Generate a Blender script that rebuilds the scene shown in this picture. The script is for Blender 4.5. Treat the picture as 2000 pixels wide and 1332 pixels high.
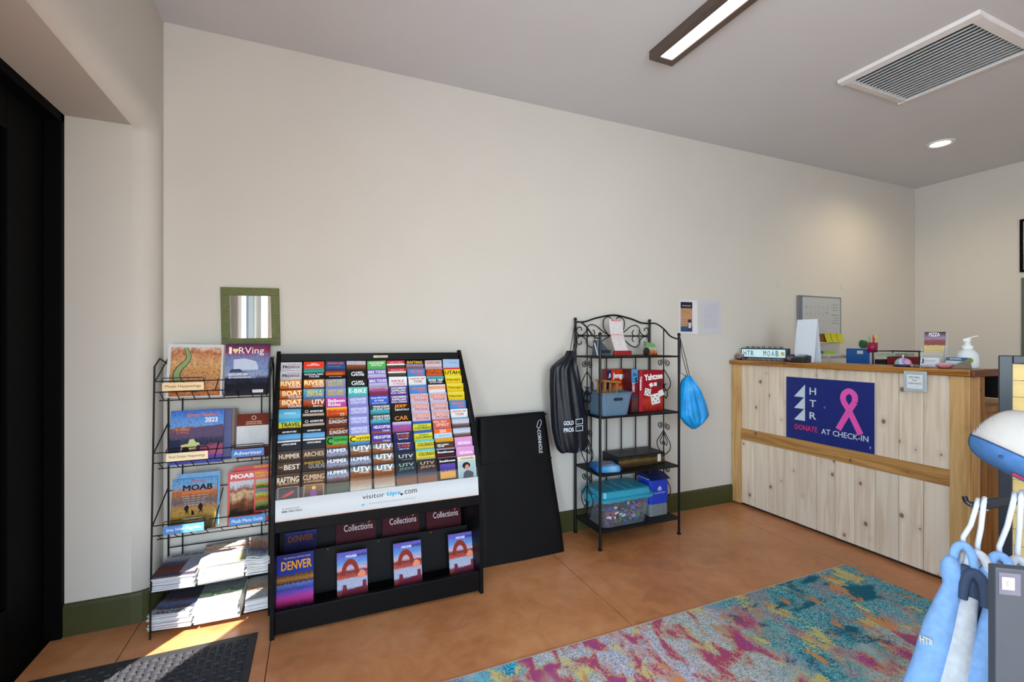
import bpy, bmesh, math, random
from mathutils import Vector, Matrix
for o in list(bpy.data.objects): bpy.data.objects.remove(o)
S = bpy.context.scene
COL = S.collection
R = math.radians
rnd = random.Random(7)

# ---------------------------------------------------------------- camera, light
cam = bpy.data.cameras.new('camera'); cam.lens = 36*905/2000; cam.sensor_width = 36
cam.shift_y = 0.001; cam.clip_start = 0.02
camo = bpy.data.objects.new('camera', cam); COL.objects.link(camo)
camo.location = (0, 0, 1.35); camo.rotation_euler = (R(90), 0, R(-23))
S.camera = camo
S.view_settings.view_transform = 'Standard'; S.view_settings.look = 'None'
S.view_settings.gamma = 1; S.view_settings.use_curve_mapping = False
S.view_settings.exposure = 0.33
world = bpy.data.worlds.new('sky'); S.world = world; world.use_nodes = True
wn = world.node_tree.nodes; wl = world.node_tree.links
sky = wn.new('ShaderNodeTexSky'); sky.sky_type = 'NISHITA'; sky.sun_disc = False
sky.sun_elevation = R(46); sky.sun_rotation = R(143)
wl.new(sky.outputs[0], wn['Background'].inputs[0]); wn['Background'].inputs[1].default_value = 0.9

def lamp(name, kind, loc, rot, energy, color=(1, 1, 1), size=None):
    l = bpy.data.lights.new(name, kind); l.energy = energy; l.color = color
    if size:
        l.shape = 'RECTANGLE'; l.size, l.size_y = size
    o = bpy.data.objects.new(name, l); COL.objects.link(o); o.location = loc; o.rotation_euler = rot
    return o
sun = lamp('sun', 'SUN', (-3, -2, 4), (0, 0, 0), 17.0, (1.0, 0.94, 0.87)); sun.data.angle = R(0.6)
sun.rotation_euler = Vector((0.60*0.69, 0.80*0.69, -0.72)).to_track_quat('-Z', 'Y').to_euler()
# daylight entering through the two window openings and the glazed door
lamp('window_daylight_side', 'AREA', (-1.02, -0.40, 1.45), (0, R(-90), 0), 72, (0.72, 0.88, 1.0), (1.6, 1.1))
lamp('window_daylight_front', 'AREA', (0.15, -2.72, 1.55), (R(90), 0, 0), 84, (0.80, 0.92, 1.0), (1.5, 1.9))

# ---------------------------------------------------------------- helpers
def srgb(r, g, b):
    f = lambda c: (c/255/12.92 if c/255 <= .04045 else ((c/255+.055)/1.055)**2.4)
    return (f(r), f(g), f(b), 1)
def C3(c): return srgb(*c) if max(c) > 1.0 else (c[0], c[1], c[2], 1)

class MB:
    def __init__(s): s.v = []; s.f = []; s.m = []
    def add(s, vs, fs, m=0, M=None):
        n = len(s.v)
        s.v += [tuple(M @ Vector(p)) if M else tuple(p) for p in vs]
        s.f += [tuple(i+n for i in f) for f in fs]; s.m += [m]*len(fs)
        return s
    def box(s, x0, x1, y0, y1, z0, z1, m=0, M=None):
        vs = [(x, y, z) for z in (z0, z1) for y in (y0, y1) for x in (x0, x1)]
        return s.add(vs, [(0, 2, 3, 1), (4, 5, 7, 6), (0, 1, 5, 4), (2, 6, 7, 3), (0, 4, 6, 2), (1, 3, 7, 5)], m, M)
    def cbox(s, c, d, m=0, M=None):
        return s.box(c[0]-d[0]/2, c[0]+d[0]/2, c[1]-d[1]/2, c[1]+d[1]/2, c[2]-d[2]/2, c[2]+d[2]/2, m, M)
    def tube(s, pts, r, n=6, m=0, closed=False, M=None):
        P = [Vector(p) for p in pts]; k = len(P)
        rs = r if isinstance(r, (list, tuple)) else [r]*k
        T = []
        for i in range(k):
            a = P[i-1] if (i > 0 or closed) else P[i]
            b = P[(i+1) % k] if (i < k-1 or closed) else P[i]
            d = (b-a); T.append(d.normalized() if d.length > 1e-9 else Vector((0, 0, 1)))
        u = T[0].orthogonal().normalized(); vs = []
        for i in range(k):
            u = (u - T[i]*u.dot(T[i]))
            u = u.normalized() if u.length > 1e-6 else T[i].orthogonal().normalized()
            w = T[i].cross(u)
            for j in range(n):
                a = 2*math.pi*j/n; vs.append(P[i]+(u*math.cos(a)+w*math.sin(a))*rs[i])
        fs = []
        for i in range(k if closed else k-1):
            i2 = (i+1) % k
            for j in range(n):
                j2 = (j+1) % n; fs.append((i*n+j, i*n+j2, i2*n+j2, i2*n+j))
        if not closed: fs += [tuple(range(n))[::-1], tuple(range((k-1)*n, k*n))]
        return s.add(vs, fs, m, M)
    def cyl(s, p0, p1, r, n=14, m=0, M=None, r1=None):
        return s.tube([p0, p1], [r, r if r1 is None else r1], n, m, False, M)
    def lathe(s, prof, n=24, m=0, M=None, sx=1, sy=1):
        vs = []; k = len(prof)
        for (r, z) in prof:
            for j in range(n):
                a = 2*math.pi*j/n; vs.append((r*math.cos(a)*sx, r*math.sin(a)*sy, z))
        fs = [(i*n+j, i*n+(j+1) % n, (i+1)*n+(j+1) % n, (i+1)*n+j) for i in range(k-1) for j in range(n)]
        fs += [tuple(range(n))[::-1], tuple(range((k-1)*n, k*n))]
        return s.add(vs, fs, m, M)
    def prism(s, poly, axis, a, b, m=0, M=None):
        k = len(poly)
        mk = {'x': lambda p, t: (t, p[0], p[1]), 'y': lambda p, t: (p[0], t, p[1]), 'z': lambda p, t: (p[0], p[1], t)}[axis]
        vs = [mk(p, a) for p in poly]+[mk(p, b) for p in poly]
        fs = [tuple(range(k)), tuple(range(k, 2*k))[::-1]]+[(i, i+k, (i+1) % k+k, (i+1) % k) for i in range(k)]
        return s.add(vs, fs, m, M)
    def grid(s, fn, nu, nv, m=0, wrap=False, M=None):
        vs = [fn(i/(nu if wrap else nu-1), j/(nv-1)) for j in range(nv) for i in range(nu)]
        fs = []
        for j in range(nv-1):
            for i in range(nu if wrap else nu-1):
                i2 = (i+1) % nu; fs.append((j*nu+i, j*nu+i2, (j+1)*nu+i2, (j+1)*nu+i))
        return s.add(vs, fs, m, M)
    def build(s, name, mats, parent=None, loc=(0, 0, 0), rot=(0, 0, 0), bevel=0, seg=2, smooth=False, subsurf=0, solid=0):
        me = bpy.data.meshes.new(name); me.from_pydata(s.v, [], s.f); me.update()
        for mm in (mats if isinstance(mats, (list, tuple)) else [mats]): me.materials.append(mm)
        me.polygons.foreach_set('material_index', s.m)
        bm = bmesh.new(); bm.from_mesh(me)
        bmesh.ops.recalc_face_normals(bm, faces=bm.faces)
        if bevel: bmesh.ops.bevel(bm, geom=list(bm.edges), offset=bevel, segments=seg, profile=.5, affect='EDGES', clamp_overlap=True)
        bm.to_mesh(me); bm.free()
        if smooth: me.polygons.foreach_set('use_smooth', [True]*len(me.polygons))
        o = bpy.data.objects.new(name, me); COL.objects.link(o)
        o.location = loc; o.rotation_euler = rot
        if parent: o.parent = parent
        if solid:
            md = o.modifiers.new('s', 'SOLIDIFY'); md.thickness = solid; md.offset = 0
        if subsurf:
            md = o.modifiers.new('u', 'SUBSURF'); md.levels = subsurf; md.render_levels = subsurf
        return o

def tag(o, label=None, cat=None, group=None, kind=None):
    if label: o['label'] = label
    if cat: o['category'] = cat
    if group: o['group'] = group
    if kind: o['kind'] = kind
    return o
def thing(name, label, cat, loc=(0, 0, 0), rot=(0, 0, 0), group=None):
    o = bpy.data.objects.new(name, None); COL.objects.link(o); o.empty_display_size = .05
    o.location = loc; o.rotation_euler = rot
    return tag(o, label, cat, group)
def struct(o): o['kind'] = 'structure'; return o

# ---------------------------------------------------------------- materials
MATS = {}
def nodes_of(name):
    m = bpy.data.materials.new(name); m.use_nodes = True
    nt = m.node_tree; return m, nt, nt.nodes, nt.links, nt.nodes['Principled BSDF']
def ramp(n, stops, mode='LINEAR'):
    r = n.new('ShaderNodeValToRGB'); cr = r.color_ramp; cr.interpolation = mode
    while len(cr.elements) > 1: cr.elements.remove(cr.elements[-1])
    stops = sorted(stops, key=lambda t: t[0])
    cr.elements[0].position = stops[0][0]; cr.elements[0].color = C3(stops[0][1])
    for p, c in stops[1:]:
        e = cr.elements.new(p); e.color = C3(c)
    return r
def plain(name, c, rough=.5, var=.12, scale=40, metal=0, bump=0, spec=.5, alpha=None, trans=0, stretch=None):
    """colour with slight procedural mottling"""
    if name in MATS: return MATS[name]
    m, nt, n, l, b = nodes_of(name)
    tc = n.new('ShaderNodeTexCoord'); nz = n.new('ShaderNodeTexNoise'); nz.inputs['Scale'].default_value = scale
    nz.inputs['Detail'].default_value = 4
    if stretch:
        mp = n.new('ShaderNodeMapping'); mp.inputs['Scale'].default_value = stretch
        l.new(tc.outputs['Object'], mp.inputs[0]); l.new(mp.outputs[0], nz.inputs['Vector'])
    else: l.new(tc.outputs['Object'], nz.inputs['Vector'])
    c = C3(c)[:3]
    r = ramp(n, [(.3, tuple(min(1, k*(1-var)) for k in c)), (.7, tuple(min(1, k*(1+var)) for k in c))])
    for e, k in zip(r.color_ramp.elements, (1-var, 1+var)): e.color = (*[min(1, q*k) for q in c], 1)
    l.new(nz.outputs['Fac'], r.inputs[0]); l.new(r.outputs[0], b.inputs['Base Color'])
    b.inputs['Roughness'].default_value = rough; b.inputs['Metallic'].default_value = metal
    b.inputs['Specular IOR Level'].default_value = spec
    if trans: b.inputs['Transmission Weight'].default_value = trans
    if alpha is not None: b.inputs['Alpha'].default_value = alpha
    if bump:
        bp = n.new('ShaderNodeBump'); bp.inputs['Strength'].default_value = bump; bp.inputs['Distance'].default_value = .004
        l.new(nz.outputs['Fac'], bp.inputs['Height']); l.new(bp.outputs[0], b.inputs['Normal'])
    MATS[name] = m; return m
def photo(name, stops, warp=.25, scale=5, axis='Z', mode='LINEAR', rough=.6, fine=.25, stretch=(1, 1, 1)):
    """a printed picture: colour bands along an axis, warped by noise"""
    if name in MATS: return MATS[name]
    m, nt, n, l, b = nodes_of(name)
    tc = n.new('ShaderNodeTexCoord'); sx = n.new('ShaderNodeSeparateXYZ'); l.new(tc.outputs['Generated'], sx.inputs[0])
    mp = n.new('ShaderNodeMapping'); mp.inputs['Scale'].default_value = stretch; l.new(tc.outputs['Generated'], mp.inputs[0])
    nz = n.new('ShaderNodeTexNoise'); nz.inputs['Scale'].default_value = scale; nz.inputs['Detail'].default_value = 6
    l.new(mp.outputs[0], nz.inputs['Vector'])
    a = n.new('ShaderNodeMath'); a.operation = 'SUBTRACT'; l.new(nz.outputs['Fac'], a.inputs[0]); a.inputs[1].default_value = .5
    k = n.new('ShaderNodeMath'); k.operation = 'MULTIPLY_ADD'; l.new(a.outputs[0], k.inputs[0]); k.inputs[1].default_value = warp
    l.new(sx.outputs[axis], k.inputs[2])
    r = ramp(n, stops, mode); l.new(k.outputs[0], r.inputs[0])
    col = r.outputs[0]
    if warp > .02 and fine:
        n2 = n.new('ShaderNodeTexNoise'); n2.inputs['Scale'].default_value = scale*4.5; n2.inputs['Detail'].default_value = 5; l.new(mp.outputs[0], n2.inputs['Vector'])
        r2 = ramp(n, [(.3, (1-fine*2, 1-fine*2, 1-fine*2)), (.5, (.9, .9, .9)), (.7, (1, 1, 1))]); l.new(n2.outputs['Fac'], r2.inputs[0])
        mx = n.new('ShaderNodeMix'); mx.data_type = 'RGBA'; mx.blend_type = 'MULTIPLY'; mx.inputs[0].default_value = 1; l.new(col, mx.inputs[6]); l.new(r2.outputs[0], mx.inputs[7]); col = mx.outputs[2]
    l.new(col, b.inputs['Base Color']); b.inputs['Roughness'].default_value = rough
    b.inputs['Specular IOR Level'].default_value = .12
    MATS[name] = m; return m
def glow(name, c, strength):
    m, nt, n, l, b = nodes_of(name)
    b.inputs['Base Color'].default_value = C3(c); b.inputs['Emission Color'].default_value = C3(c)
    b.inputs['Emission Strength'].default_value = strength; return m

TXT = {}
def text(s, w, h, m, parent, loc, rot=(R(90), 0, 0), name='lettering', bold=.022, align='c'):
    """flat lettering fitted into w x h, centred on loc (x right, z up, facing -y by default)"""
    key = (s, bold)
    if key not in TXT:
        cu = bpy.data.curves.new('t', 'FONT'); cu.body = s; cu.resolution_u = 2
        cu.align_x = 'CENTER'; cu.space_line = .8
        ob = bpy.data.objects.new('t', cu); COL.objects.link(ob)
        dg = bpy.context.evaluated_depsgraph_get(); dg.update()
        me = bpy.data.meshes.new_from_object(ob.evaluated_get(dg)); bpy.data.objects.remove(ob)
        if bold:                                  # embolden by overprinting the glyphs slightly shifted
            V0 = [tuple(v.co) for v in me.vertices]; F0 = [tuple(p.vertices) for p in me.polygons]; q = bold*1.1; V1, F1 = [], []
            for j, (dx, dy) in enumerate(((-q, -q*.6), (-q, q*.6), (q, -q*.6), (q, q*.6))):
                k0 = len(V1); V1 += [(x+dx, y+dy, .00016*j) for x, y, _ in V0]; F1 += [tuple(i+k0 for i in f) for f in F0]
            me.clear_geometry(); me.from_pydata(V1, [], F1)
        xs = [v.co.x for v in me.vertices]; ys = [v.co.y for v in me.vertices]
        cx, cy, sx, sy = (min(xs)+max(xs))/2, (min(ys)+max(ys))/2, max(xs)-min(xs), max(ys)-min(ys)
        for v in me.vertices: v.co = ((v.co.x-cx)/sx, (v.co.y-cy)/sy, v.co.z)
        me.materials.clear(); TXT[key] = me
    me = TXT[key].copy(); me.materials.append(m)
    o = bpy.data.objects.new(name, me); COL.objects.link(o)
    o.location = loc; o.rotation_euler = rot; o.scale = (w, h, 1)
    if parent: o.parent = parent
    return o
INK = {}
def ink(c):
    k = 'ink_%d_%d_%d' % tuple(int(v) for v in c)
    return plain(k, c, .6, .04, 60, spec=.12)
# ---------------------------------------------------------------- the room
W = 2.892; LX = -0.718; EX = 5.93; CZ = 2.995; FY = -2.9
M_wall = plain('wall_plaster', (208, 205, 198), .85, .012, 3, bump=.03, spec=.2)
M_ceil = plain('ceiling_paint', (210, 213, 217), .9, .01, 3, spec=.15)
M_green = plain('green_skirting_paint', (62, 66, 34), .45, .08, 8)
M_black = plain('black_painted_metal', (4, 4, 5), .7, .2, 20, spec=.08)
M_bronze = plain('dark_bronze', (84, 70, 62), .4, .1, 20)
M_white = plain('white_enamel', (225, 225, 225), .4, .03, 20)
M_whiteplas = plain('white_plastic', (235, 236, 238), .35, .03, 20)

def floor_mat():
    m, nt, n, l, b = nodes_of('stained_concrete')
    tc = n.new('ShaderNodeTexCoord')
    a = n.new('ShaderNodeTexNoise'); a.inputs['Scale'].default_value = 1.3; a.inputs['Detail'].default_value = 8; a.inputs['Roughness'].default_value = .65
    c = n.new('ShaderNodeTexNoise'); c.inputs['Scale'].default_value = 9; c.inputs['Detail'].default_value = 6; c.inputs['Distortion'].default_value = 1.2
    for q in (a, c): l.new(tc.outputs['Object'], q.inputs['Vector'])
    ad = n.new('ShaderNodeMath'); ad.operation = 'MULTIPLY_ADD'; l.new(c.outputs['Fac'], ad.inputs[0]); ad.inputs[1].default_value = .45
    l.new(a.outputs['Fac'], ad.inputs[2])
    r = ramp(n, [(.48, (158, 102, 62)), (.68, (188, 124, 78)), (.9, (206, 146, 98))]); l.new(ad.outputs[0], r.inputs[0])
    l.new(r.outputs[0], b.inputs['Base Color'])
    rr = ramp(n, [(.4, (.28, .28, .28)), (.8, (.44, .44, .44))]); l.new(c.outputs['Fac'], rr.inputs[0]); l.new(rr.outputs[0], b.inputs['Roughness'])
    b.inputs['Specular IOR Level'].default_value = .45
    return m
M_floor = floor_mat(); M_joint = plain('joint_filler', (88, 62, 50), .8, .2, 30)
fl = struct(MB().box(-1.6, EX+.3, FY-.3, W+.3, -.12, -.004).build('floor', M_joint))
xs = [-1.6, -.775, -.186, 1.39, 2.966, 4.54, EX+.3]; ys = [FY-.3, W+.3]
for i in range(len(xs)-1):
    MB().box(xs[i]+.0022, xs[i+1]-.0022, ys[0], ys[1], -.03, 0).build('slab', M_floor, fl)
struct(MB().box(-1.6, EX+.3, FY-.3, W+.3, CZ, CZ+.12).build('ceiling', M_ceil))
struct(MB().box(-1.3, EX+.2, W, W+.2, 0, CZ).build('wall_back', M_wall))
struct(MB().box(EX, EX+.2, FY-.2, W+.2, 0, CZ).build('wall_right', M_wall))
# left wall with a deep door opening and a window opening, plaster edges rounded
def left_wall():
    oy0, oy1, oz = .45, 2.765, 2.392
    wy0, wy1, wz0, wz1 = -1.8, .15, .55, 2.35
    bm = bmesh.new()
    pts = [(FY-.2, 0), (oy0, 0), (oy0, oz), (oy1, oz), (oy1, 0), (W+.05, 0), (W+.05, CZ), (FY-.2, CZ)]
    # faces of the front as quads so that the bevel stays clean
    ysl = [FY-.2, wy0, wy1, oy0, oy1, W+.05]; zsl = [0, wz0, wz1, oz, CZ]
    def solid(i, j):
        y = (ysl[i]+ysl[i+1])/2; z = (zsl[j]+zsl[j+1])/2
        return not ((oy0 < y < oy1 and z < oz) or (wy0 < y < wy1 and wz0 < z < wz1))
    V = {}
    def v(x, y, z):
        k = (round(x, 4), round(y, 4), round(z, 4))
        if k not in V: V[k] = bm.verts.new(k)
        return V[k]
    X1 = LX-.55
    for i in range(5):
        for j in range(4):
            if not solid(i, j): continue
            y0, y1, z0, z1 = ysl[i], ysl[i+1], zsl[j], zsl[j+1]
            for X in (LX, X1): bm.faces.new([v(X, y0, z0), v(X, y1, z0), v(X, y1, z1), v(X, y0, z1)])
            for (di, dj, a, c) in ((-1, 0, (y0, z0), (y0, z1)), (1, 0, (y1, z0), (y1, z1)), (0, -1, (y0, z0), (y1, z0)), (0, 1, (y0, z1), (y1, z1))):
                p, q = i+di, j+dj
                if 0 <= p < 5 and 0 <= q < 4 and solid(p, q): continue
                bm.faces.new([v(LX, *a), v(LX, *c), v(X1, *c), v(X1, *a)])
    bmesh.ops.recalc_face_normals(bm, faces=bm.faces)
    es = []
    for e in bm.edges:
        a, c = e.verts[0].co, e.verts[1].co
        if abs(a.x-LX) > 1e-4 or abs(c.x-LX) > 1e-4 or len(e.link_faces) != 2: continue
        n1, n2 = e.link_faces[0].normal, e.link_faces[1].normal
        if abs(n1.dot(n2)) > .5: continue
        my, mz = (a.y+c.y)/2, (a.z+c.z)/2
        if oy0-.01 < my < oy1+.01 and .0 < mz < oz+.01: es.append(e)
    bmesh.ops.bevel(bm, geom=es, offset=.095, segments=7, profile=.5, affect='EDGES')
    me = bpy.data.meshes.new('wall_left'); bm.to_mesh(me); bm.free(); me.materials.append(M_wall)
    for p in me.polygons:
        if p.area < .05 or True: p.use_smooth = abs(p.normal.x) not in (0., 1.) and max(abs(p.normal.x), abs(p.normal.y), abs(p.normal.z)) < .9999
    o = bpy.data.objects.new('wall_left', me); COL.objects.link(o); return struct(o)
left_wall()
# wall behind the camera with a wide window opening
fw = MB()
for (x0, x1, z0, z1) in ((-1.3, -.65, 0, CZ), (.95, EX+.2, 0, CZ), (-.65, .95, 0, .5), (-.65, .95, 2.55, CZ)):
    fw.box(x0, x1, FY-.2, FY, z0, z1)
struct(fw.build('wall_front', M_wall))
M_glass = plain('window_glass', (235, 240, 240), .02, .01, 5, trans=1)
MATS['window_glass'].node_tree.nodes['Principled BSDF'].inputs['IOR'].default_value = 1.05
# windows (outside the picture; they carry the daylight)
w1 = MB()
for (y0, y1, z0, z1) in ((-1.8, .15, .55, .61), (-1.8, .15, 2.29, 2.35), (-1.8, -1.74, .61, 2.29), (.09, .15, .61, 2.29), (-.95, -.89, .61, 2.29)):
    w1.box(-1.22, -1.10, y0, y1, z0, z1)
w1 = struct(w1.build('window_1', M_white))
w2 = MB()
for (x0, x1, z0, z1) in ((-.65, .95, .5, .56), (-.65, .95, 2.49, 2.55), (-.65, -.59, .56, 2.49), (.89, .95, .56, 2.49), (.12, .18, .56, 2.49)):
    w2.box(x0, x1, FY-.16, FY-.06, z0, z1)
struct(w2.build('window_2', M_white))
t = thing('roller_blind', 'grey roller blind drawn over half of the side window', 'window blind', (-.80, -1.40, 0))
MB().box(-.002, .002, -.36, .36, .60, 2.29).build('blind_cloth', plain('grey_blind', (110, 116, 118), .9, .1, 60), t)
MB().box(-.02, .02, -.38, .38, 2.29, 2.345).build('blind_cassette', M_white, t); MB().box(-.006, .006, -.36, .36, .58, .60).build('bottom_bar', M_white, t)
MB().box(-.004,   .008, .36, .45, .58, 2.29).build('navy_curtain', plain('navy_curtain', (34, 42, 60), .9), t)

struct(MB().box(-9, -1.28, -6, 6, -.14, -.02).build('ground', plain('sunlit_paving', (186, 174, 158), .9, .08, 4)))  # unseen outdoor ground, added to bounce sunlight up into the door recess
# baseboards: back wall, and left wall wrapping round the rounded reveal
def base_strip(name, path, parent=None):
    prof = [(0, 0), (.016, 0), (.016, .132), (.010, .142), (.004, .147), (0, .147)]
    mb = MB(); vs = []; k = len(prof)
    for i, (p, nrm) in enumerate(path):
        for (d, z) in prof: vs.append((p[0]+nrm[0]*d, p[1]+nrm[1]*d, z))
    fs = [(i*k+j, i*k+(j+1) % k, (i+1)*k+(j+1) % k, (i+1)*k+j) for i in range(len(path)-1) for j in range(k)]
    fs += [tuple(range(k)), tuple(range((len(path)-1)*k, len(path)*k))[::-1]]
    mb.add(vs, fs); return struct(mb.build(name, M_green))
base_strip('baseboard_back', [((LX, W), (0, -1)), ((3.27, W), (0, -1))])
pth = [((-1.062, 2.765), (0, -1)), ((LX-.095, 2.765), (0, -1))]
for i in range(1, 9):
    a = R(90*i/8); pth.append(((LX-.095+.095*math.sin(a), 2.86-.095*math.cos(a)), (math.sin(a), -math.cos(a))))
pth.append(((LX, W), (1, 0)))
base_strip('baseboard_left', pth)
base_strip('baseboard_right', [((EX, FY), (-1, 0)), ((EX, W), (-1, 0))])

# black door in the deep opening
d = MB()
d.box(-1.26, -1.062, 2.735, 2.775, 0, 2.40); d.box(-1.26, -1.062, .44, 2.775, 2.352, 2.40); d.box(-1.26, -1.062, .44, .48, 0, 2.40)
door = struct(d.build('door_1', M_black, bevel=.003))
def leaf(part, *bxs):
    q = MB()
    for b_ in bxs: q.box(*b_)
    return q.build(part, M_black, door, bevel=.003)
leaf('stile', (-1.165, -1.12, 2.46, 2.735, .01, 2.352)); leaf('stile', (-1.165, -1.12, 1.85, 1.99, .01, 2.352)); leaf('stile', (-1.165, -1.12, .95, 1.00, .01, 2.352)); leaf('stile', (-1.165, -1.12, 1.40, 1.46, .01, 2.352)); leaf('rail', (-1.165, -1.12, 1.00, 1.40, 1.05, 2.352)); leaf('rail', (-1.165, -1.12, 1.00, 1.40, .01, .11)); leaf('stile', (-1.165, -1.12, .48, .55, .01, 2.352)); leaf('rail', (-1.165, -1.12, .55, .95, .01, .11)); leaf('rail', (-1.165, -1.12, .55, .95, 1.50, 2.352))  # unseen leaf and openings nearer the camera, added to bounce sunlight indoors
leaf('rail', (-1.165, -1.12, 1.99, 2.46, .01, .30)); leaf('rail', (-1.165, -1.12, 1.99, 2.46, 2.20, 2.352))
leaf('rail', (-1.165, -1.12, 1.46, 1.85, .01, .12)); leaf('rail', (-1.165, -1.12, 1.46, 1.85, 1.72, 2.352))
leaf('panel', (-1.155, -1.135, 1.99, 2.46, .30, 2.20))
leaf('glazing_bead', (-1.12, -1.108, 2.44, 2.462, .30, 2.20)); leaf('glazing_bead', (-1.12, -1.108, 1.99, 2.44, 2.18, 2.20))
leaf('threshold', (-1.26, -1.10, .48, 2.735, 0, .012))

# ---------------------------------------------------------------- ceiling fixtures
t = thing('linear_ceiling_light', 'long linear ceiling light with dark bronze frame', 'ceiling light', (1.82, 1.51, CZ))
f = MB(); f.box(-.083, -.042, -.6, .6, -.05, 0); f.box(.042, .083, -.6, .6, -.05, 0); f.box(-.042, .042, .555, .6, -.05, 0); f.box(-.042, .042, -.6, -.555, -.05, 0)
f.build('frame', M_bronze, t, bevel=.003)
MB().box(-.042, .042, -.555, .555, -.042, -.01).build('diffuser', glow('lit_diffuser', (255, 250, 242), 7), t)
t = thing('recessed_downlight', 'small round recessed downlight with white trim', 'ceiling light', (4.76, 2.145, CZ))
MB().lathe([(.095, 0), (.095, -.006), (.088, -.010), (.066, -.008), (.062, 0)], 32).build('trim_ring', M_white, t, smooth=True)
MB().lathe([(.061, -.001), (.061, -.006), (.04, -.0065)], 32).build('lens', glow('lit_lens', (255, 236, 205), 14), t)
dl = lamp('downlight_beam', 'SPOT', (4.76, 2.145, CZ-.02), (0, 0, 0), 32, (1, .80, .50)); dl.data.spot_size = R(160); dl.data.spot_blend = .8; dl.data.shadow_soft_size = .06
t = thing('air_vent', 'large white slatted air vent grille in the ceiling', 'air vent', (3.368, 1.545, CZ))
hx, hy = .345, .34
def vent():
    f = MB()
    for sx in (-1, 1):
        f.prism([(sx*hx, 0), (sx*(hx-.008), -.018), (sx*(hx-.05), -.024), (sx*(hx-.05), 0)], 'y', -hy, hy)
    for sy in (-1, 1):
        vs = [(sy*hy, 0), (sy*(hy-.008), -.018), (sy*(hy-.05), -.024), (sy*(hy-.05), 0)]
        f.prism(vs, 'x', -hx+.05, hx-.05)
    f.build('frame', M_white, t)
    MB().box(-hx+.05, hx-.05, -hy+.05, hy-.05, -.001, .0).build('duct_opening', plain('duct_dark', (20, 20, 24), .8), t)  # dark sheet painted as the shade inside the duct
    me = None
    n = 17
    for i in range(n):
        x = -hx+.066+(2*hx-.132)*i/(n-1)
        if me is None:
            o = MB().box(-.0012, .0012, -hy+.05, hy-.05, -.0085, .0085).build('slat', M_whiteplas, t, (x, 0, -.013), (0, R(38), 0)); me = o.data
        else:
            o = bpy.data.objects.new('slat', me); COL.objects.link(o); o.parent = t; o.location = (x, 0, -.013); o.rotation_euler = (0, R(38), 0)
vent()
# two small wall hooks left on the back wall
for x, z, lab in ((3.815, 1.868, 'small adhesive strip left on the wall between notices and whiteboard'), (4.70, 1.885, 'small adhesive strip left on the wall above the whiteboard corner')):
    t = thing('adhesive_hook', lab, 'wall hook', (x, W, z), group='adhesive strips')
    MB().box(-.009, .009, -.004, -.0005, -.035, .035).build('strip', M_wall, t, bevel=.001)
    MB().tube([(0, -.004, -.02), (0, -.014, -.024), (0, -.016, -.012)], .002, 6).build('hook', M_wall, t)
# end wall: picture frame and door trim just inside the view
t = thing('picture_frame', 'thin black picture frame hung on the pale end wall', 'picture frame', (EX, 1.86, 2.225))
f = MB(); 
for (y0, y1, z0, z1) in ((-.22, .22, .22, .24), (-.22, .22, -.24, -.22), (-.22, -.2, -.22, .22), (.2, .22, -.22, .22)): f.box(-.022, -.001, y0, y1, z0, z1)
f.build('frame', M_black, t, bevel=.002)
MB().box(-.012, -.002, -.2, .2, -.22, .22).build('print', photo('framed_print', [(.2, (150, 150, 150)), (.6, (190, 190, 185)), (.9, (170, 175, 180))], .3, 4), t)
dr = struct(MB().box(EX-.02, EX-.002, 1.15, 2.07, 0, 1.935).build('door_2', plain('grey_green_paint', (88, 98, 92), .5, .05, 5), bevel=.003))
for z0, z1 in ((.15, .85), (1.0, 1.8)): MB().box(EX-.026, EX-.02, 1.3, 1.92, z0, z1).build('door_panel', plain('grey_green_paint', (88, 98, 92)), dr, bevel=.004)
MB().lathe([(.0, 0), (.012, 0), (.012, .03), (.028, .04), (.03, .055), (.02, .066), (0, .068)], 16).build('door_knob', plain('brushed_steel', (150, 150, 150), .3, .05, 30, metal=1), dr, (EX-.02, 1.22, 1.0), (0, R(-90), 0), smooth=True)
# ---------------------------------------------------------------- brochure stand
M_lam = plain('black_laminate', (8, 8, 10), .5, .15, 12, spec=.16)
M_lamd = plain('black_inside_panel', (5, 5, 8), .6, .15, 12, spec=.2)
SX0, SX1 = -.190, .832
st = thing('brochure_stand', 'tall black floor stand holding many rows of travel brochures', 'brochure stand')
prof = [(2.35, 0), (2.86, 0), (2.86, 1.20), (2.795, 1.30), (2.775, 1.30), (2.62, 1.10), (2.49, .90), (2.41, .72), (2.372, .56), (2.358, .30)]
for x in (SX0, SX1-.019):
    MB().prism(prof, 'x', x, x+.019).build('side_panel', M_lam, st, bevel=.002)
X0, X1 = SX0+.019, SX1-.019
MB().box(X0, X1, 2.84, 2.86, .08, 1.285).build('back_panel', M_lamd, st)
MB().box(X0, X1, 2.76, 2.84, 1.245, 1.285).build('top_rail', M_lam, st, bevel=.002)
NR = 12; TILT = 12
def rowpos(r): return 2.735-.0283*r, 1.243-.0466*r       # y, z of a row's upper front edge
for r in range(NR):
    y, z = rowpos(r)
    MB().box(X0, X1, 0, .003, -.215, -.012).build('tier_plate', M_lamd, st, (0, y+.009, z), (R(-TILT), 0, 0))
CW = (X1-X0)/9
for c in range(1, 9):
    x = X0+CW*c
    MB().prism([(2.80, 1.20), (2.80, .50), (2.42, .50), (2.425, .68), (2.47, .80), (2.58, 1.0), (2.70, 1.18)], 'x', x-.001, x+.001).build('divider', M_lamd, st)
MB().box(X0, X1, 2.375, 2.82, .485, .508).build('ledge', M_lam, st, bevel=.003)
MB().box(X0, X1, 2.365, 2.380, .475, .525).build('ledge_lip', M_lam, st, bevel=.003)
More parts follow.
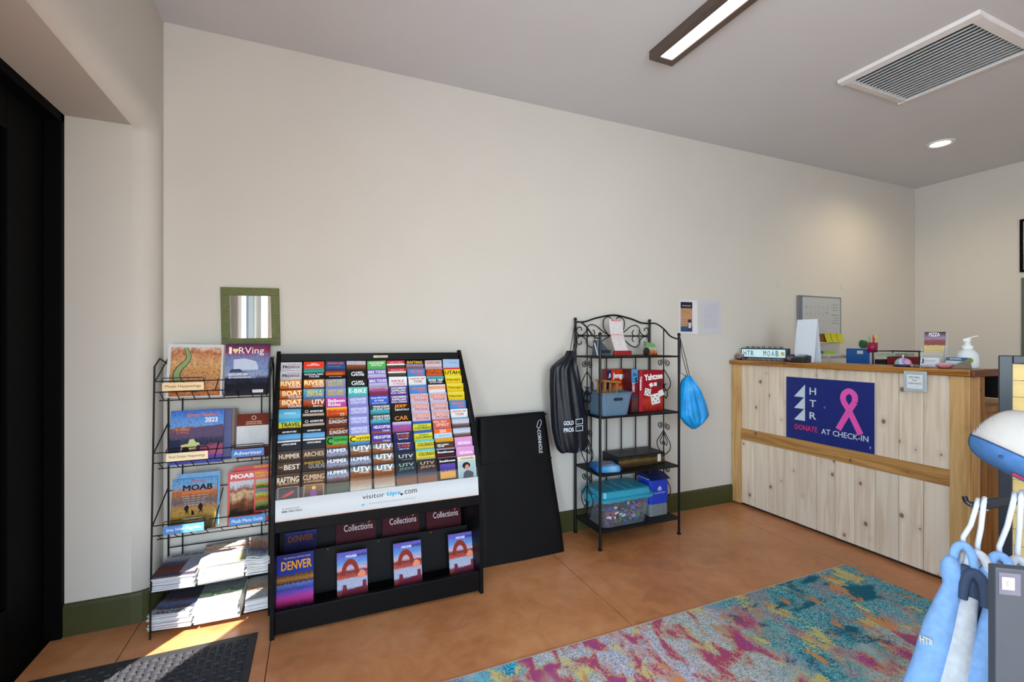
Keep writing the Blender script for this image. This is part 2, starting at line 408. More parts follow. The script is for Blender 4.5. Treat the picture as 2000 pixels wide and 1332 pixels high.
# lower display: two pockets one behind the other and a bottom shelf with a lip
MB().box(X0, X1, 0, .008, 0, .215).build('pocket_panel', M_lamd, st, (0, 2.545, .075), (R(-12), 0, 0))
MB().box(X0, X1, 0, .008, 0, .36).build('pocket_back', M_lamd, st, (0, 2.66, .10), (R(-12), 0, 0))
MB().box(X0, X1, 2.385, 2.84, .055, .078).build('bottom_shelf', M_lam, st, bevel=.002)
MB().box(X0, X1, 2.360, 2.385, .015, .118).build('kick_board', M_lam, st, bevel=.003)
for x in (.06, .315, .6): MB().lathe([(0, 0), (.004, 0), (.003, .003), (0, .004)], 8).build('screw_cap', plain('brass_screw', (150, 140, 90), .3, .1, 30, metal=1), st, (x, 2.585, .275), (R(90), 0, 0))
# printed clear banner across the front of the lowest row
M_acr = plain('clear_acrylic', (240, 245, 245), .06, .01, 5, alpha=.04, spec=.2)
M_ban = photo('printed_banner', [(.0, (196, 150, 128)), (.06, (214, 190, 176)), (.13, (200, 204, 208)), (.55, (206, 210, 212)), (1, (190, 196, 200))], .12, 3, fine=0)
bn = MB().box(X0+.002, X1-.002, -.0012, .0012, 0, .100).build('banner_strip', M_ban, st, (0, 2.372, .522), (R(-7), 0, 0))
MB().box(X0+.002, X1-.002, -.001, .001, .100, .150).build('clear_lip', M_acr, st, (0, 2.372, .522), (R(-7), 0, 0))
k1 = ink((40, 42, 50)); k2 = ink((60, 170, 215))
text('visitor', .105, .021, k1, bn, (.265, -.002, .067), bold=0)
text('tips', .072, .026, k2, bn, (.362, -.002, .0655), bold=.02)
text('.com', .070, .019, k1, bn, (.445, -.002, .066), bold=0)
MB().lathe([(0, 0), (.006, 0), (.006, .0008), (0, .0008)], 10).build('dot', k1, bn, (.402, -.0015, .058), (R(90), 0, 0))
text('Delivering the Power of Inspiration in the Journey', .23, .006, ink((90, 95, 130)), bn, (.36, -.002, .032), bold=0)
text('For Local Service Call', .07, .007, k1, bn, (-.105, -.002, .058), bold=0); text('888-704-7623', .085, .009, k1, bn, (-.10, -.002, .045), bold=.01)
MB().prism([(0, 0), (.012, .003), (.02, .012), (.008, .01)], 'y', -.0004, 0).build('leaf_mark', k2, bn, (.205, -.002, .024))
# small strip sign on the top rail
sg = MB().box(-.04, .04, -.002, 0, -.006, .007).build('name_strip', plain('cream_card', (205, 200, 170), .5), st, (.347, 2.759, 1.266))
text('VISITOR GUIDES', .05, .005, ink((70, 75, 60)), sg, (.006, -.0026, 0), bold=0)

def hexs(*a): return a
# kinds of brochure: (colour bands from top downwards as (height share, colour)), lettering lines (text, dx, drop, w, h, colour), label words
BW, BH, BT = .101, .226, .005
def bands(*bs):
    """list of (depth below the top in mm, colour) -> ramp stops on generated z"""
    return [(max(0, 1-(d/1000)/BH), c) for d, c in bs]
WHT = (240, 240, 240); BLK = (18, 18, 20); ORG = (232, 128, 40)
K = {}
def kind(key, label, bs, lines, warp=.0, scale=6, mode='LINEAR'):
    K[key] = (label, bs, lines, warp, scale, mode)
kind('redrock', 'grey brochure with dark red lettering and small black arch mark', [(0, (196, 200, 206)), (60, (188, 184, 196)), (220, (120, 60, 50))], [('REDROCK', .010, 26, .06, .012, (110, 20, 50)), ('n', -.032, 24, .016, .013, BLK), ('tours - lodging - trips', .012, 12, .06, .006, (120, 120, 130)), ('rafting', .02, 38, .05, .006, WHT)])
kind('river', 'orange sunset brochure titled RIVER TOURS', [(0, (214, 140, 50)), (40, (200, 100, 30)), (48, (60, 30, 24)), (200, (40, 20, 30))], [('RIVER', .0, 17, .09, .021, (250, 236, 200)), ('TOURS', .018, 36, .055, .012, (230, 224, 220))], .06)
kind('boat', 'orange sunset brochure titled BOAT TOURS', [(0, (216, 130, 44)), (38, (190, 96, 30)), (44, (50, 24, 30)), (200, (40, 20, 30))], [('BOAT', .006, 17, .086, .022, (250, 236, 205)), ('TOURS', .018, 38, .06, .012, (222, 220, 224))], .06)
kind('sky', 'plain light blue brochure with small white caption', [(0, (70, 150, 190)), (30, (110, 190, 220)), (200, (60, 100, 140))], [('adventure', .0, 20, .05, .008, (220, 235, 240))])
kind('travel', 'yellow brochure with bold black title TRAVEL under blue strip', [(0, (50, 165, 205)), (14, (60, 170, 205)), (15, (214, 208, 40)), (42, (214, 200, 40)), (43, (30, 30, 40)), (200, (30, 30, 60))], [('TRAVEL', .004, 26, .085, .017, (30, 30, 34)), ('ADVENTURES', .004, 42, .08, .007, (30, 30, 34))], mode='CONSTANT')
kind('blackblue', 'black brochure with white caption over blue picture', [(0, (16, 16, 22)), (22, (16, 18, 26)), (26, (90, 150, 200)), (44, (110, 170, 215)), (60, (30, 40, 60)), (200, (20, 20, 30))], [('ADVENTURE', .0, 13, .06, .007, WHT)], .05)
kind('whiteframe', 'black brochure framed by a white border', [(0, (214, 214, 214)), (7, (214, 214, 214)), (8, (26, 28, 36)), (48, (44, 46, 54)), (200, (20, 20, 30))], [('LIMOUSINE', .0, 18, .06, .008, (235, 235, 235))], mode='CONSTANT')
kind('brown_hummer', 'brown brochure with pale worn lettering of seven letters', [(0, (84, 66, 54)), (60, (70, 52, 42)), (200, (50, 36, 30))], [('HUMMER', .0, 24, .085, .02, (214, 205, 185))], .1)
kind('brown_best', 'brown brochure titled BEST', [(0, (76, 60, 50)), (60, (64, 48, 40)), (200, (50, 36, 30))], [('BEST', .014, 24, .066, .022, (218, 210, 190)), ('THE', -.035, 22, .018, .008, (190, 150, 120))], .1)
kind('rafting', 'brown brochure titled RAFTING with a picture of red rafts', [(0, (88, 68, 54)), (60, (76, 56, 42)), (200, (60, 44, 36))], [('RAFTING', .0, 28, .088, .024, (224, 212, 188)), ('ADVENTURES', .0, 46, .08, .006, (210, 180, 140))], .1)
kind('redguide', 'bright red brochure with white caption and teal stripe', [(0, (222, 66, 40)), (36, (226, 60, 36)), (38, (60, 150, 140)), (52, (60, 150, 140)), (200, (30, 40, 50))], [('LIBERTY', .0, 12, .03, .006, WHT), ('ADVENTURES', -.004, 19, .06, .006, WHT)], mode='CONSTANT')
kind('parks', 'black brochure titled NATIONAL PARKS TOURS', [(0, (60, 160, 150)), (10, (60, 160, 150)), (11, (20, 20, 24)), (200, (30, 30, 40))], [('NATIONAL PARKS', .0, 20, .088, .008, WHT), ('TOURS', .0, 32, .05, .009, (220, 220, 235))], mode='CONSTANT')
kind('zipbook', 'blue brochure with bold yellow block lettering', [(0, (110, 180, 205)), (50, (70, 140, 205)), (200, (40, 80, 120))], [('BOOK A', .004, 15, .066, .013, (232, 214, 30)), ('ZIPLINE', .004, 31, .076, .014, (238, 190, 20))], .1)
kind('utvrust', 'black and rust brochure with orange slash and letters UTV', [(0, (110, 106, 116)), (20, (190, 84, 34)), (36, (160, 64, 26)), (48, (24, 20, 20)), (200, (20, 20, 20))], [('UTV', .02, 18, .056, .022, (250, 236, 224)), ('RENTAL', .02, 39, .045, .008, (230, 225, 225))], .5, 2)
kind('blackadv', 'black brochure with white ring mark and striped photo', [(0, (18, 16, 16)), (26, (22, 20, 20)), (28, (170, 150, 140)), (38, (190, 170, 150)), (40, (24, 20, 20)), (200, (20, 20, 20))], [('ADVENTURE', .014, 16, .058, .009, WHT), ('O', -.032, 16, .016, .014, (200, 200, 200))], .03)
kind('arches', 'brown brochure titled ARCHES', [(0, (86, 70, 62)), (60, (74, 58, 50)), (200, (50, 36, 30))], [('ARCHES', .0, 24, .086, .02, (205, 180, 152))], .1)
kind('guide', 'dark brown brochure titled GUIDE in grey letters', [(0, (54, 44, 40)), (60, (60, 50, 44)), (200, (50, 36, 30))], [('GUIDE', .012, 32, .07, .018, (150, 150, 150)), ('INSIDER\'S', .0, 15, .08, .01, (190, 150, 50))], .1)
kind('climbing', 'brown brochure titled CLIMBING with a picture of a climber', [(0, (92, 72, 56)), (60, (80, 60, 46)), (200, (60, 44, 36))], [('CLIMBING', .0, 26, .088, .022, (206, 176, 146)), ('& CANYONEERING', .0, 46, .08, .009, (196, 160, 126))], .1)
kind('navyorange', 'navy blue brochure with orange heading', [(0, (34, 60, 120)), (24, (40, 70, 130)), (34, (40, 90, 150)), (60, (20, 24, 50)), (200, (20, 24, 50))], [('ADVENTURES', .0, 14, .08, .011, (226, 110, 60)), ('in the canyons', -.005, 30, .06, .006, (140, 160, 200))])
kind('canyon', 'dark brochure with orange condensed title over black', [(0, (40, 40, 80)), (8, (150, 50, 20)), (24, (170, 70, 20)), (30, (16, 16, 20)), (200, (14, 14, 18))], [('CANYONEERING', -.005, 20, .082, .013, (235, 130, 40)), ('MOAB', .0, 36, .06, .003, (220, 220, 220))])
kind('hotair', 'lilac grey brochure titled HOT AIR BALLOON in yellow', [(0, (142, 150, 190)), (50, (130, 140, 190)), (200, (120, 130, 190))], [('HOT AIR', .0, 13, .07, .013, (216, 196, 30)), ('BALLOON', .0, 29, .07, .013, (206, 186, 40))])
kind('balpink', 'pink brochure titled Balloon Rides in white', [(0, (190, 80, 170)), (50, (200, 70, 170)), (200, (120, 40, 120))], [('Balloon', .002, 16, .078, .016, WHT), ('Rides', -.008, 36, .058, .015, WHT)])
kind('balorange', 'orange brochure titled Balloon Rides in red', [(0, (240, 190, 40)), (8, (236, 170, 40)), (12, (226, 110, 40)), (50, (220, 90, 40)), (200, (160, 60, 30))], [('Balloon', .0, 21, .08, .014, (170, 50, 24)), ('Rides', -.012, 38, .05, .012, (180, 40, 24)), ('O', .026, 38, .02, .015, (190, 220, 200))])
kind('sling', 'brown brochure with orange heading and slanted white lettering', [(0, (70, 44, 36)), (34, (96, 46, 34)), (50, (130, 50, 30)), (200, (60, 30, 24))], [('RENT A SLINGSHOT', .0, 12, .068, .008, (214, 130, 50)), ('SLINGSHOT', .006, 28, .084, .016, (225, 220, 220))], .1)
kind('coygreen', 'green brochure with black silhouette at its edge', [(0, (50, 150, 80)), (34, (80, 170, 70)), (40, (90, 110, 40)), (48, (190, 90, 40)), (200, (40, 40, 60))], [('C', -.034, 22, .026, .03, BLK), ('oyote', .016, 20, .06, .013, (24, 80, 50)), ('SHUTTLE', .01, 36, .06, .008, (120, 200, 90))])
kind('coyyellow', 'yellow brochure with black silhouette at its edge', [(0, (222, 206, 40)), (30, (226, 206, 40)), (34, (60, 140, 190)), (50, (80, 130, 180)), (200, (60, 60, 80))], [('C', -.034, 18, .026, .026, BLK), ('oyote', .016, 18, .06, .014, (80, 70, 10)), ('SHUTTLE', .014, 30, .06, .006, (90, 70, 10))])
kind('hummer', 'dark photo brochure with tall white title and blue patch', [(0, (60, 72, 84)), (16, (86, 98, 120)), (34, (150, 160, 190)), (46, (120, 90, 84)), (60, (70, 60, 50)), (90, (80, 90, 70)), (200, (60, 60, 50))], [('HUMMER', -.002, 16, .084, .016, WHT)], .35, 7)
kind('utv', 'desert photo brochure with large white letters UTV', [(0, (50, 66, 70)), (22, (150, 170, 180)), (28, (150, 100, 60)), (50, (120, 70, 40)), (90, (180, 150, 120)), (120, (220, 216, 206)), (200, (150, 100, 70))], [('UTV', .004, 17, .074, .022, WHT), ('TOURS', .014, 33, .045, .007, (220, 220, 220))], .25, 7)
kind('desert', 'photo brochure of red desert cliffs under pale sky', [(0, (190, 190, 215)), (18, (205, 190, 200)), (24, (150, 90, 54)), (42, (110, 60, 34)), (54, (60, 34, 24)), (200, (40, 30, 30))], [], .15, 4)
kind('eblack', 'black brochure with white lettering and bicycle mark', [(0, (30, 28, 28)), (50, (20, 20, 22)), (200, (20, 20, 22))], [('E-BIKE', .012, 16, .034, .009, WHT), ('MOAB', .012, 29, .05, .012, WHT), ('C', -.02, 24, .02, .022, (225, 225, 225))])
kind('eteal', 'teal brochure titled E-BIKE in white', [(0, (80, 186, 180)), (50, (76, 184, 182)), (200, (60, 150, 150))], [('E-BIKE', .0, 21, .086, .022, (225, 245, 242))])
kind('laven', 'lavender brochure with white block title', [(0, (140, 140, 205)), (50, (150, 150, 212)), (200, (140, 140, 200))], [('WESTWATER', .0, 16, .078, .013, (226, 228, 246)), ('ADVENTURES', .0, 32, .076, .012, (214, 218, 244))])
kind('biketeal', 'green brochure titled MOUNTAIN BIKE RENTALS', [(0, (90, 176, 96)), (50, (84, 176, 90)), (200, (60, 140, 70))], [('MOUNTAIN BIKE', .0, 13, .076, .010, (235, 245, 232)), ('RENTALS', .0, 26, .054, .009, (225, 240, 222))])
kind('bikepurple', 'purple brochure titled BIKE TOURS in white', [(0, (104, 84, 176)), (22, (112, 96, 190)), (44, (190, 190, 220)), (50, (150, 80, 80)), (200, (80, 50, 90))], [('BIKE TOURS', .0, 15, .088, .014, WHT), ('SINGLE DAY & MULTI DAY', .0, 32, .086, .007, (235, 235, 250))])
kind('pinkbar', 'violet brochure with magenta lettering on pale strip', [(0, (170, 150, 190)), (10, (190, 170, 200)), (20, (180, 90, 160)), (30, (140, 50, 90)), (200, (60, 30, 70))], [('YOUR SUMMIT', -.004, 14, .076, .008, (150, 20, 110))], .1)
kind('bluetext', 'royal blue brochure with three small white lines', [(0, (60, 96, 200)), (50, (66, 104, 206)), (200, (50, 80, 170))], [('Book NPS Park', .0, 10, .078, .008, (225, 232, 250)), ('for YOUR', .0, 25, .046, .008, (235, 240, 250)), ('group outing', .0, 39, .07, .007, (210, 220, 245))])
kind('jetboat', 'dark brochure with white boat tour title over teal water', [(0, (50, 66, 76)), (26, (60, 80, 90)), (32, (80, 190, 200)), (50, (60, 150, 170)), (200, (40, 90, 110))], [('MOAB SCENIC', .008, 12, .082, .010, WHT), ('JET BOAT TOUR', .008, 26, .084, .010, (235, 235, 235))], .12)
kind('heli', 'deep purple brochure with slanted white HELICOPTER title', [(0, (70, 52, 140)), (36, (74, 56, 150)), (44, (150, 84, 80)), (200, (60, 40, 80))], [('HELICOPTER', .004, 18, .08, .014, WHT), ('TOURS', .024, 38, .036, .008, (220, 220, 240))])
kind('redwhite', 'crimson topped brochure with white strip', [(0, (196, 56, 76)), (18, (190, 50, 70)), (19, (236, 236, 232)), (26, (236, 236, 232)), (27, (80, 76, 60)), (50, (50, 60, 44)), (200, (40, 40, 40))], [('ARCHES', .0, 11, .07, .009, (240, 150, 150))], mode='CONSTANT')
kind('whitered', 'white brochure with small red lettering', [(0, (226, 228, 238)), (200, (220, 222, 232))], [('HOLE', .0, 24, .066, .013, (200, 80, 70)), ('N" THE ROCK', .006, 40, .06, .009, (205, 90, 80))])
kind('purplerock', 'purple brochure with three white lines on rock climbing', [(0, (84, 52, 128)), (50, (84, 52, 130)), (200, (70, 40, 110))], [('CANYONEERING', .0, 11, .078, .010, WHT), ('RAPPELLING', .0, 25, .072, .010, WHT), ('ROCK CLIMBING', .0, 39, .078, .009, (235, 230, 245))])
kind('jeepblack', 'black brochure with fat orange title', [(0, (28, 24, 22)), (200, (20, 18, 18))], [('JEEP', .0, 17, .064, .018, (240, 150, 30)), ('RENTALS', .008, 35, .07, .009, (230, 230, 235))])
kind('car', 'black brochure with thin orange letters CAR', [(0, (34, 28, 22)), (10, (24, 20, 18)), (200, (20, 18, 18))], [('CAR', .0, 30, .068, .02, (205, 130, 60))])
kind('house', 'silver brochure with purple roof shape and red block letters', [(0, (196, 198, 206)), (12, (170, 150, 200)), (20, (120, 90, 180)), (40, (130, 80, 170)), (48, (170, 80, 110)), (200, (60, 60, 90))], [('UTAH', .0, 28, .074, .02, (196, 80, 100))], .05)
kind('navyred', 'navy brochure with red letters between white lines', [(0, (34, 40, 84)), (50, (32, 40, 84)), (200, (24, 30, 70))], [('Book the longest', .0, 9, .062, .007, WHT), ('Z-TOUR', .0, 23, .06, .014, (214, 84, 56)), ('zipline in Utah', .0, 38, .05, .007, (225, 225, 240))])
kind('utvgrey', 'charcoal brochure with grey letters UTV', [(0, (36, 42, 52)), (200, (40, 44, 52))], [('UTV', .004, 24, .07, .016, (190, 196, 200)), ('rentals', .01, 40, .05, .007, (120, 130, 140))])
kind('utvjeepblue', 'slate brochure titled UTV with a crowd of parked vehicles', [(0, (40, 48, 54)), (50, (44, 54, 60)), (62, (70, 80, 100)), (74, (60, 60, 60)), (86, (130, 80, 50)), (120, (150, 96, 66)), (200, (120, 70, 50))], [('UTV', .002, 17, .07, .014, (150, 175, 170)), ('JEEPS', .002, 38, .074, .014, (96, 130, 120))], .15, 12)
kind('utvjeepbrown', 'brown brochure titled UTV with a crowd of parked vehicles', [(0, (44, 36, 50)), (50, (60, 50, 50)), (62, (70, 76, 96)), (74, (60, 56, 56)), (86, (130, 80, 50)), (120, (150, 90, 60)), (200, (120, 70, 50))], [('UTV', .002, 17, .07, .014, (190, 160, 130)), ('JEEPS', .002, 38, .074, .014, (170, 140, 96))], .15, 12)
kind('raftyellow', 'black topped brochure with yellow title RAFTING', [(0, (40, 40, 36)), (20, (60, 60, 60)), (24, (160, 150, 190)), (44, (150, 90, 60)), (200, (100, 60, 50))], [('RAFTING', .0, 11, .082, .013, (236, 190, 40))], .15)
kind('blueorange', 'sky blue brochure with orange lettering', [(0, (70, 130, 200)), (50, (80, 140, 206)), (200, (60, 110, 170))], [('RED RIVER', .004, 17, .07, .012, (232, 110, 50)), ('TRIPS', .018, 35, .04, .010, (216, 104, 60))])
kind('whiteorange', 'white brochure with orange double line title', [(0, (230, 232, 230)), (44, (220, 226, 230)), (52, (120, 180, 200)), (200, (100, 140, 160))], [('CANYON TRIP', .0, 13, .082, .010, (196, 90, 40)), ('TOURS', .002, 29, .048, .013, (170, 84, 40))])
kind('skydive', 'lilac brochure with orange block title SKYDIVE', [(0, (186, 182, 214)), (24, (200, 190, 214)), (50, (206, 190, 214)), (200, (180, 170, 200))], [('SKYDIVE', .002, 17, .085, .020, (228, 130, 36)), ('MOAB', .006, 36, .066, .012, (200, 96, 40))])
kind('coloblue', 'green yellow brochure titled COLORADO under deep blue strip', [(0, (50, 84, 176)), (14, (56, 90, 180)), (16, (206, 204, 50)), (50, (206, 204, 56)), (200, (120, 130, 40))], [('Outdoor', .004, 23, .05, .010, (60, 140, 60)), ('COLORADO', .004, 37, .082, .010, (40, 60, 20))])
kind('colorado', 'yellow brochure titled COLORADO under turquoise strip', [(0, (90, 190, 200)), (10, (80, 180, 190)), (12, (216, 204, 50)), (36, (214, 190, 50)), (50, (150, 160, 100)), (200, (120, 130, 60))], [('COLORADO', .006, 24, .086, .016, (60, 60, 16))], .04)
kind('greyorange', 'pale grey brochure with rust orange script heading', [(0, (170, 172, 190)), (20, (190, 180, 190)), (28, (210, 204, 215)), (50, (170, 120, 140)), (200, (100, 70, 80))], [('EXPLORE', .0, 16, .076, .014, (206, 104, 40))], .08)
kind('zipline', 'rust brochure with orange block title on dark red', [(0, (200, 190, 196)), (6, (150, 60, 30)), (30, (130, 50, 26)), (34, (210, 90, 60)), (50, (190, 60, 40)), (200, (120, 40, 30))], [('ZIPLINE', .0, 19, .084, .019, (222, 100, 24))])
kind('rivertrip', 'dark teal brochure with white river trip title', [(0, (70, 160, 170)), (12, (64, 150, 160)), (20, (20, 40, 56)), (200, (16, 30, 44))], [('RIVER TRIP', .002, 24, .08, .012, WHT), ('ADVENTURES', .002, 37, .07, .008, (200, 205, 210))], .05)
kind('orangewhite', 'white brochure with broad orange smear of lettering', [(0, (222, 222, 236)), (10, (226, 180, 150)), (28, (226, 190, 170)), (34, (226, 228, 238)), (200, (210, 214, 230))], [('WHITEWATER', .0, 18, .088, .014, (232, 140, 70))])
kind('coral', 'coral brochure with pink white lettering', [(0, (206, 96, 74)), (30, (214, 110, 80)), (50, (196, 110, 120)), (200, (120, 60, 70))], [('REAL SALT', -.01, 13, .07, .010, (245, 200, 190)), ('SPIRIT', .004, 31, .07, .014, (245, 190, 170))], .2)
kind('orangeblue', 'orange topped brochure over pale blue panel', [(0, (228, 100, 44)), (22, (230, 104, 44)), (26, (170, 205, 230)), (50, (190, 216, 236)), (200, (150, 180, 200))], [('SIX', .0, 13, .036, .014, (250, 220, 205)), ('discover more', .006, 36, .06, .008, (120, 160, 190))])
kind('goldphoto', 'gold topped brochure over dark photo', [(0, (220, 160, 40)), (16, (216, 156, 40)), (22, (60, 44, 34)), (44, (110, 70, 40)), (50, (40, 30, 30)), (200, (30, 24, 24))], [('VISIT GREEN', -.01, 34, .06, .007, WHT), ('RIVER', -.02, 43, .034, .007, WHT)], .15)
kind('steak', 'black brochure with white script and maroon band', [(0, (30, 26, 36)), (10, (170, 150, 170)), (13, (18, 16, 20)), (34, (20, 16, 20)), (40, (90, 24, 40)), (50, (60, 20, 30)), (200, (20, 16, 20))], [('Steakhouse', .0, 24, .086, .010, WHT)])
kind('steakbig', 'black brochure with bright square picture of gold roofs', [(0, (160, 140, 160)), (4, (20, 16, 20)), (30, (24, 18, 22)), (200, (18, 16, 20))], [('Steakhouse', .0, 19, .082, .010, WHT)], mode='CONSTANT')
kind('paleblue', 'pale blue brochure without heading', [(0, (150, 180, 215)), (50, (170, 190, 222)), (200, (150, 170, 200))], [('utah trails', .01, 20, .05, .007, (110, 150, 200))])
kind('utahyellow', 'yellow brochure with heavy black title UTAH under red strip', [(0, (196, 40, 56)), (9, (206, 60, 50)), (11, (232, 212, 30)), (200, (220, 200, 30))], [('UTAH', .0, 28, .086, .019, (24, 22, 20))], mode='CONSTANT')
kind('navajo', 'yellow brochure with thin handwritten title', [(0, (222, 214, 130)), (8, (228, 204, 30)), (44, (226, 190, 30)), (200, (214, 180, 30))], [('Navajo', .0, 24, .076, .014, (110, 96, 20))])
kind('snow', 'pale photo brochure of a town below white sky', [(0, (110, 140, 180)), (10, (190, 200, 220)), (26, (206, 212, 226)), (36, (130, 100, 96)), (50, (96, 70, 66)), (200, (70, 50, 50))], [], .12, 8)
kind('pinknev', 'pink brochure with white capitals near its middle', [(0, (214, 150, 200)), (50, (204, 140, 196)), (200, (190, 120, 180))], [('NEVADA', .004, 33, .07, .014, (245, 232, 245))])
kind('portrait', 'cream topped brochure with portrait of person in dark clothes', [(0, (224, 214, 190)), (20, (216, 206, 180)), (24, (176, 196, 196)), (120, (160, 186, 190)), (200, (150, 170, 170))], [('nevada', .004, 11, .07, .010, (150, 120, 90))])
COLS = [
 ['redrock', 'redrock', 'river', 'boat', 'boat', 'sky', 'travel', 'blackblue', 'whiteframe', 'brown_hummer', 'brown_best', 'rafting'],
 ['redguide', 'parks', 'river', 'zipbook', 'utvrust', 'blackadv', 'blackadv', 'blackblue', 'whiteframe', 'arches', 'guide', 'climbing'],
 ['navyorange', 'canyon', 'hotair', 'hotair', 'balpink', 'balorange', 'sling', 'sling', 'coygreen', 'hummer', 'hummer', 'hummer'],
 ['desert', 'eblack', 'eblack', 'eteal', 'laven', 'laven', 'laven', 'laven', 'coyyellow', 'utv', 'hummer', 'utv'],
 ['biketeal', 'bikepurple', 'bikepurple', 'pinkbar', 'bluetext', 'jetboat', 'jetboat', 'heli', 'heli', 'utv', 'utv', 'utv'],
 ['redwhite', 'redwhite', 'whitered', 'purplerock', 'purplerock', 'jeepblack', 'car', 'house', 'navyred', 'navyred', 'utvgrey', 'utvjeepblue'],
 ['raftyellow', 'blueorange', 'whiteorange', 'blueorange', 'skydive', 'skydive', 'skydive', 'coloblue', 'coloblue', 'colorado', 'colorado', 'utvjeepbrown'],
 ['greyorange', 'zipline', 'rivertrip', 'orangewhite', 'skydive', 'skydive', 'skydive', 'coral', 'orangeblue', 'goldphoto', 'steak', 'steakbig'],
 ['paleblue', 'utahyellow', 'navajo', 'navajo', 'navajo', 'blueorange', 'whiteorange', 'snow', 'snow', 'pinknev', 'pinknev', 'portrait'],
]
ORD = 'first second third fourth fifth sixth seventh eighth ninth tenth eleventh twelfth'.split()
SHORT = {'redrock': 'grey brochure with dark red lettering', 'hummer': 'dark photo brochure with tall white title', 'sling': 'brown brochure with slanted white lettering', 'blackblue': 'black brochure over blue picture', 'blackadv': 'black brochure with white ring mark', 'jetboat': 'dark brochure over teal water', 'snow': 'pale photo brochure of a town'}
class _S(dict):
    def __missing__(s, k): return ' '.join(K[k][0].split()[:6])
SHORT = _S(SHORT)
CNT = {}
for c in COLS:
    for k in c: CNT[k] = CNT.get(k, 0)+1
BODY = MB().box(-BW/2, BW/2, 0, BT, -BH, 0)
for ci, col in enumerate(COLS):
    for r, key in enumerate(col):
        label, bs, lines, warp, scale, mode = K[key]
        y, z = rowpos(r)
        m = photo('cover_'+key, bands(*bs), warp*.25, scale)
        o = BODY.build('brochure', m, None, (X0+CW*(ci+.5)+rnd.uniform(-.002, .002), y, z+rnd.uniform(-.002, .003)), (R(-TILT), R(rnd.uniform(-1.0, 1.0)), 0))
        if CNT[key] > 1:
            lab = ' '.join(label.split()[:9])
            tag(o, '%s, %s column from wire rack, %s tier' % (label if len(label.split()) < 10 else SHORT[key], ORD[ci], ORD[r]), 'brochure', 'brochures in the black stand')
        else: tag(o, label+(' in the black stand' if len(label.split()) < 12 else ''), 'brochure', 'brochures in the black stand')
        for (s_, dx, drop, w, h, c_) in lines:
            text(s_, min(w*1.06, .098), h*1.12, ink(c_), o, (dx, -.0006, -drop/1000), name='title')
        if key in ('rafting', 'climbing', 'steakbig', 'portrait'):
            pic = {'rafting': [(0, (40, 36, 40)), (.45, (60, 50, 60)), (1, (50, 46, 56))], 'climbing': [(0, (110, 50, 30)), (.5, (60, 30, 30)), (1, (150, 100, 40))],
                   'steakbig': [(0, (214, 150, 60)), (.4, (230, 170, 40)), (.6, (80, 60, 140)), (1, (90, 80, 180))], 'portrait': [(0, (150, 180, 186)), (1, (182, 204, 206))]}[key]
            z1, z0 = (-.062, -.15) if key in ('rafting', 'climbing') else ((-.034, -.11) if key == 'steakbig' else (-.024, -.12))
            p_ = MB().box(-.042, .042, -.0007, -.0002, z0, z1).build('cover_picture', photo('picture_'+key, pic, .5, 5), o)
            if key in ('rafting', 'climbing'):
                f_ = MB()
                for (a, b_, cc, dd) in ((-.044, -.042, z0, z1), (.042, .044, z0, z1), (-.044, .044, z1, z1+.002)): f_.box(a, b_, -.0008, -.0002, cc, dd)
                f_.build('picture_border', ink((200, 185, 160)), o)
            def blob(name, pts, col_):
                MB().prism(pts, 'y', -.0012, -.0008).build(name, ink(col_), o)
            ell = lambda cx, cz, a, b_: [(cx+a*math.cos(2*math.pi*i/14), cz+b_*math.sin(2*math.pi*i/14)) for i in range(14)]
            if key == 'rafting': blob('printed_raft', [(-.03, -.105), (-.015, -.094), (.004, -.086), (.02, -.078), (.026, -.084), (.01, -.096), (-.01, -.104)], (200, 50, 50))
            if key == 'climbing':
                blob('printed_climber', [(-.016, -.115), (-.014, -.09), (-.004, -.082), (.008, -.084), (.014, -.1), (.014, -.115)], (130, 60, 130)); blob('printed_helmet', ell(0, -.076, .009, .008), (214, 190, 60))
            if key == 'portrait':
                blob('printed_clothes', [(-.026, -.12), (-.02, -.086), (-.004, -.074), (.016, -.078), (.034, -.09), (.03, -.12)], (40, 42, 66))
                blob('printed_hair', ell(-.004, -.05, .022, .018), (30, 24, 26)); MB().prism(ell(0, -.06, .012, .016), 'y', -.0016, -.0012).build('printed_face', ink((200, 140, 120)), o)
# lower pockets
def booklet(name, label, w, h, t_, loc, mat_, group=None, cat='booklet', tilt=-12):
    o = MB().box(-w/2, w/2, 0, t_, 0, h).build(name, mat_, None, loc, (R(tilt), 0, 0))
    return tag(o, label, cat, group)
for x, lab in ((.206, 'maroon magazine with white script title next to the city magazine'), (.448, 'maroon magazine with white script title between two copies of itself'), (.697, 'maroon magazine with white script title on the carry bag side')):
    b_ = booklet('magazine', lab, .207, .27, .012, (x, 2.630, .115), photo('collections', [(0, (60, 24, 30)), (.8, (74, 24, 34)), (1, (50, 20, 26))], .3, 4), 'maroon magazines in the stand', 'magazine')
    text('Collections', .15, .034, ink((226, 216, 220)), b_, (.012, -.001, .224), bold=0, name='title')
    MB().prism([(.06, .24), (.085, .262), (.07, .236)], 'y', -.001, -.0004).build('flame_mark', ink((170, 90, 60)), b_)
b_ = booklet('magazine', 'dark blue city magazine half hidden in rear pocket of black stand', .154, .245, .010, (-.07, 2.630, .115), photo('denver_rear', [(0, (40, 30, 60)), (.9, (30, 30, 80)), (1, (50, 60, 130))], .2, 3), None, 'magazine')
text('DENVER', .12, .03, ink((120, 70, 30)), b_, (0, -.001, .21), name='title')
